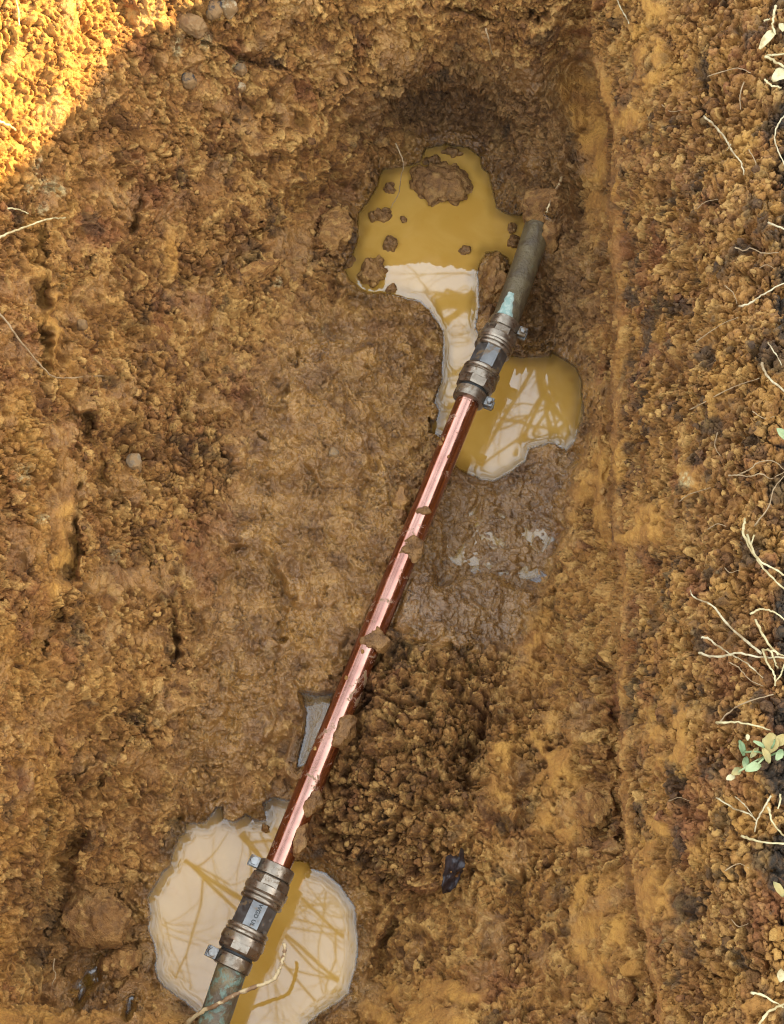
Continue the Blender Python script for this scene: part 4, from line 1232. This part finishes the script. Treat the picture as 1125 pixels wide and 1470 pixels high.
def leaf_mesh(name, px, py, L, W, ang, mat, lift, curl, parent=None, seed=0, fold=0.3, tiltz=0.0):
    rr = random.Random(seed)
    L, W = L * 0.85, W * 0.78
    c = point(px, py, lift)
    m = K * (Vector(CAM) - c).length
    V, F = [], []
    nu, nv = 10, 6
    ca, sa = math.cos(R_(ang)), math.sin(R_(ang))
    for i in range(nu + 1):
        t = i / nu
        wd = W * 0.5 * math.sin(math.pi * min(1, t * 0.94 + 0.05)) ** 0.75
        for j in range(nv + 1):
            q_ = j / nv * 2 - 1
            x = (t - 0.5) * L
            y = q_ * wd * (1 + 0.1 * rr.uniform(-1, 1))
            z = curl * L * (t - 0.5) ** 2 * -1.5 + abs(q_) * wd * fold + rr.uniform(-.4, .4) + tiltz * x
            V.append((c.x + (x * ca - y * sa) * m, c.y + (x * sa + y * ca) * m, c.z + z * m))
    for i in range(nu):
        for j in range(nv):
            k = i * (nv + 1) + j
            F.append((k, k + 1, k + nv + 2, k + nv + 1))
    o = mesh_from(name, V, F, mat, parent)
    md = o.modifiers.new('thickness', 'SOLIDIFY')
    md.thickness = 0.0004
    return o
weed = bpy.data.objects.new('leafy_weed', None)
weed.location = point(1100, 1085, 0)
col.objects.link(weed)
bpy.context.view_layer.update()
tag(weed, 'small weed with green and yellow leaves growing on the right bank', 'weed')
wi = weed.matrix_world.inverted()
def weed_leaf(*a, **k):
    o = leaf_mesh('leaf', *a, **k)
    o.parent = weed
    o.matrix_parent_inverse = wi
    return o
for i, (x, y, L, W, an, mt, lf_) in enumerate([
 (1065, 1073, 26, 12, 100, LEAF_GREEN, .012), (1082, 1101, 28, 17, 20, LEAF_GREEN, .013), (1058, 1107, 19, 14, 30, LEAF_YELLOW, .010), (1049, 1116, 15, 11, 15, STRAW, .009),
 (1106, 1066, 36, 30, 70, LEAF_YELLOW, .010), (1100, 1084, 26, 14, 110, LEAF_YELLOW, .014), (1119, 1083, 20, 14, 60, LEAF_GREEN, .014), (1073, 1058, 10, 8, 80, STRAW, .014),
 (1083, 1080, 22, 10, 50, LEAF_YELLOW, .014), (1070, 1093, 18, 12, 70, LEAF_GREEN, .010), (1090, 1068, 20, 8, 150, LEAF_GREEN, .012), (1122, 1062, 26, 20, 40, LEAF_YELLOW, .009)]):
    weed_leaf(x, y, L, W, an, mt, lf_, 0.5, seed=i)
for (p0, p1) in [((1100, 1085), (1068, 1080)), ((1100, 1085), (1085, 1099)), ((1100, 1085), (1112, 1062)), ((1100, 1085), (1060, 1108)), ((1102, 1086), (1122, 1083))]:
    mb = MB()
    a, b = point(*p0, .004), point(*p1, .012)
    c = a.lerp(b, .5) + Vector((0, 0, .006))
    mb.tube(catmull([a, c, b], 5), 0.0006, 6)
    o = mb.build('stem', LEAF_GREEN)
    o.parent = weed
    o.matrix_parent_inverse = wi
def lone_leaf(lab, *a, **k):
    return tag(leaf_mesh('leaf', *a, **k), lab, 'leaf')
lone_leaf('pale green leaf at the right edge above the wavy root', 1122, 622, 24, 14, 120, LEAF_GREEN, .010, .5, seed=31)
lone_leaf('long dry straw leaf slanting at the top right', 1103, 53, 46, 16, 52, STRAW, .010, .4, seed=32)
lone_leaf('crumpled pale dry leaf at the right edge under the straw fork', 1121, 107, 30, 24, 30, STRAW, .010, .6, seed=33)
lone_leaf('folded yellow dry leaf at the right edge in the lower part', 1118, 1276, 26, 14, 120, LEAF_YELLOW, .010, .6, seed=34)
lone_leaf('small dry leaf at the right edge above the corner stems', 1121, 1400, 20, 14, 80, STRAW, .008, .5, seed=35)
lone_leaf('small bleached leaf at the very top of the right edge', 1122, 38, 16, 12, 100, STRAW, .008, .5, seed=36)
# dark rotten leaf, two torn pieces hinged together
def torn_leaf():
    o_ = [(370, 470), (405, 445), (440, 430), (470, 462), (510, 452), (560, 480), (562, 410), (572, 350), (592, 345), (610, 370), (618, 460), (632, 560), (622, 600), (640, 640), (600, 672), (575, 700), (560, 760), (520, 830), (500, 880), (460, 905), (430, 940), (385, 950), (330, 970), (322, 900), (320, 850), (340, 770), (330, 720), (352, 660)]
    out = [(600 + x / 9.375, 1180 + y / 9.375) for x, y in o_]
    cx, cy = 651.5, 1253.0
    rr = random.Random(4)
    V, F = [], []
    n_ = len(out)
    for ring in (0.25, 0.5, 0.75, 1.0):
        for x, y in out:
            qx, qy = cx + (x - cx) * ring, cy + (y - cy) * ring
            crease = 0.0030 * math.sin((qy - 1225) * 0.16) + 0.002 * math.sin((qx + qy) * 0.3) + rr.uniform(-.0006, .0006)
            V.append(point(qx, qy, 0.0045 + crease + 0.002 * ring * rr.random()))
    V.append(point(cx, cy, 0.005))
    for k in range(3):
        for i in range(n_):
            j = (i + 1) % n_
            F.append((k * n_ + i, k * n_ + j, (k + 1) * n_ + j, (k + 1) * n_ + i))
    F += [(i, 4 * n_, (i + 1) % n_) for i in range(n_)]
    o = mesh_from('dead_leaf', V, F, LEAF_DARK)
    md = o.modifiers.new('thickness', 'SOLIDIFY')
    md.thickness = 0.0005
    return o
dl = torn_leaf()
tag(dl, 'glossy dark purple rotten leaf stuck on the slope right of the lower pool', 'dead leaf')

# ---------------------------------------------------------------- beyond the frame: a heap added to shade the trench, and bare trees seen in the reflections
def shade_heap():  # unseen heap, added and shaped to block the sun from the trench
    n_, m_ = 90, 50
    V = []
    for j in range(m_):
        for i in range(n_):
            V.append((i / (n_ - 1), j / (m_ - 1), 0))
    V = np.array(V)
    X = 0.42 + V[:, 1] * 1.15
    Y = -1.6 + V[:, 0] * 2.45
    cross = np.clip(1 - np.abs((X - 0.98) / 0.52) ** 1.7, 0, 1)
    endf = sstep(1.1, HEAP_END, Y) * sstep(-1.6, -1.1, Y)
    h = HEAP_H * cross * endf
    Pq = np.stack([X, Y, h], 1)
    h = h + (fbm(Pq / 0.2, 130, 4) * 0.05 + (dome(worley(Pq / 0.06, 131)[0], .8) - .5) * 0.03) * sstep(0, 0.1, h)
    Pq[:, 2] = BANK - 0.005 + h
    ii = np.arange(n_ * m_).reshape(m_, n_)
    Fq = np.stack([ii[:-1, :-1].ravel(), ii[:-1, 1:].ravel(), ii[1:, 1:].ravel(), ii[1:, :-1].ravel()], 1)
    z = np.zeros(len(Pq))
    o = mesh_from('shade_heap', Pq, Fq, SOIL, attrs=dict(wet=z, dark=z, red=z, clay=z, damp=z, pale=z, crumb=z + .5))
    tag(o, 'unseen heap added on the right bank to shade the trench', 'soil heap')
HEAP_H, HEAP_END = 0.532, 0.05  # tuned for where the shadow edge falls on the left wall
shade_heap()

def tree(name, base_p, lean, targets, seed, label):
    rr = random.Random(seed)
    root_o = bpy.data.objects.new(name, None)
    root_o.location = base_p
    col.objects.link(root_o)
    tag(root_o, label, 'tree', 'bare trees beside the trench')
    B0 = Vector((0, 0, -0.1))
    top_ = Vector(lean)
    tp = catmull([B0, top_ * 0.4 + Vector((rr.uniform(-.1, .1), rr.uniform(-.1, .1), 0)), top_ * 0.75, top_], 6)
    mb_ = MB()
    mb_.tube(tp, [0.17 * (1 - 0.6 * i / (len(tp) - 1)) for i in range(len(tp))], 12)
    mb_.build('trunk', BARK, root_o)
    cr_ = MB()
    def grow(p, d, length, r, depth):
        n_ = 7
        pts = [p]
        rad = [r]
        dd = d.normalized()
        for i in range(n_):
            dd = (dd + Vector((rr.gauss(0, .16), rr.gauss(0, .16), rr.gauss(0, .12)))).normalized()
            pts.append(pts[-1] + dd * length / n_)
            rad.append(r * (1 - 0.6 * (i + 1) / n_))
        cr_.tube(pts, rad, 6 if depth < 2 else 4, cap=False)
        if depth >= 4 or r < 0.0014: return
        for i in range(2, n_ + 1):
            if rr.random() < (0.9 if depth < 3 else 0.6):
                ax = Vector((rr.gauss(0, 1), rr.gauss(0, 1), rr.gauss(0, .6))).normalized()
                nd_ = ((pts[i] - pts[i - 1]).normalized() + ax * 0.8).normalized()
                grow(pts[i], nd_, length * rr.uniform(.38, .62), rad[i] * rr.uniform(.6, .85), depth + 1)
    for tg in targets:
        st_ = tp[rr.randint(len(tp) // 2, len(tp) - 1)]
        tgv = Vector(tg) - Vector(base_p)
        # a limb that arches to the target
        d = tgv - st_
        L_ = d.length
        mid_ = st_ + d * 0.5 + Vector((rr.uniform(-.15, .15), rr.uniform(-.15, .15), 0.12 * L_))
        lp = catmull([st_, mid_, tgv, tgv + d * 0.35 + Vector((0, 0, .05))], 7)
        n_ = len(lp)
        rads = [0.0135 * (1 - 0.75 * i / (n_ - 1)) for i in range(n_)]
        cr_.tube(lp, rads, 8, cap=False)
        for i in range(5, n_, 2):
            ax = Vector((rr.gauss(0, 1), rr.gauss(0, 1), rr.gauss(0, .5))).normalized()
            grow(lp[i], ((lp[i] - lp[i - 1]).normalized() + ax * 0.9), rr.uniform(.45, 1.0), rads[i] * 0.7, 1)
    for k in range(7):
        a = 2 * math.pi * k / 7 + rr.random()
        i = rr.randint(len(tp) // 2, len(tp) - 1)
        grow(tp[i], Vector((math.cos(a), math.sin(a), rr.uniform(.4, 1.2))), rr.uniform(1.2, 2.2), 0.05, 1)
    cr_.build('crown', BARK, root_o)
tree('bare_tree', (-2.4, 1.9, BANK), (.5, -.2, 4.6), [(-.45, .35, 4.4), (-.15, .7, 4.6), (-.7, .9, 4.2), (-.1, 1.9, 4.8), (-.35, .1, 4.7), (-.62, .25, 4.5), (-.5, .6, 4.9)], 11, 'bare tree whose limbs reach over the trench from the left')
tree('bare_tree', (2.1, 4.2, BANK), (-.6, -.6, 4.8), [(.35, 1.8, 4.6), (.15, 2.3, 4.4), (.5, 2.2, 5.0), (.0, 1.5, 4.9), (.3, 1.6, 4.2)], 23, 'bare tree whose limbs reach over the trench from the far right')

# grass on both banks, outside the frame
def grass():
    r = np.random.default_rng(3)
    n_ = 5000
    side = r.random(n_) < 0.5
    x = np.where(side, r.uniform(.335, .95, n_), r.uniform(-1.1, -.42, n_))
    y = r.uniform(-1.1, 1.1, n_)
    keep = ~((x > .44) & (y < 0.85))
    x, y = x[keep], y[keep]
    n_ = len(x)
    h = r.uniform(.02, .07, n_)
    an = r.uniform(0, 2 * math.pi, n_)
    w = 0.0013
    lean = r.normal(0, .025, (n_, 2))
    zb = np.full(n_, BANK - .008)
    v0 = np.stack([x - w * np.cos(an), y - w * np.sin(an), zb], 1)
    v1 = np.stack([x + w * np.cos(an), y + w * np.sin(an), zb], 1)
    v2 = np.stack([x + w * .7 * np.cos(an) + lean[:, 0] * .4, y + w * .7 * np.sin(an) + lean[:, 1] * .4, zb + h * .6], 1)
    v3 = np.stack([x - w * .7 * np.cos(an) + lean[:, 0] * .4, y - w * .7 * np.sin(an) + lean[:, 1] * .4, zb + h * .6], 1)
    v4 = np.stack([x + lean[:, 0], y + lean[:, 1], zb + h], 1)
    V = np.stack([v0, v1, v2, v3, v4], 1).reshape(-1, 3)
    b = np.arange(n_) * 5
    F = np.concatenate([np.stack([b, b + 1, b + 2], 1), np.stack([b, b + 2, b + 3], 1), np.stack([b + 3, b + 2, b + 4], 1)])
    o = mesh_from('grass', V, F, GRASS, smooth=False)
    tag(o, 'short rough grass on the banks beside the trench', 'grass', kind='stuff')
grass()
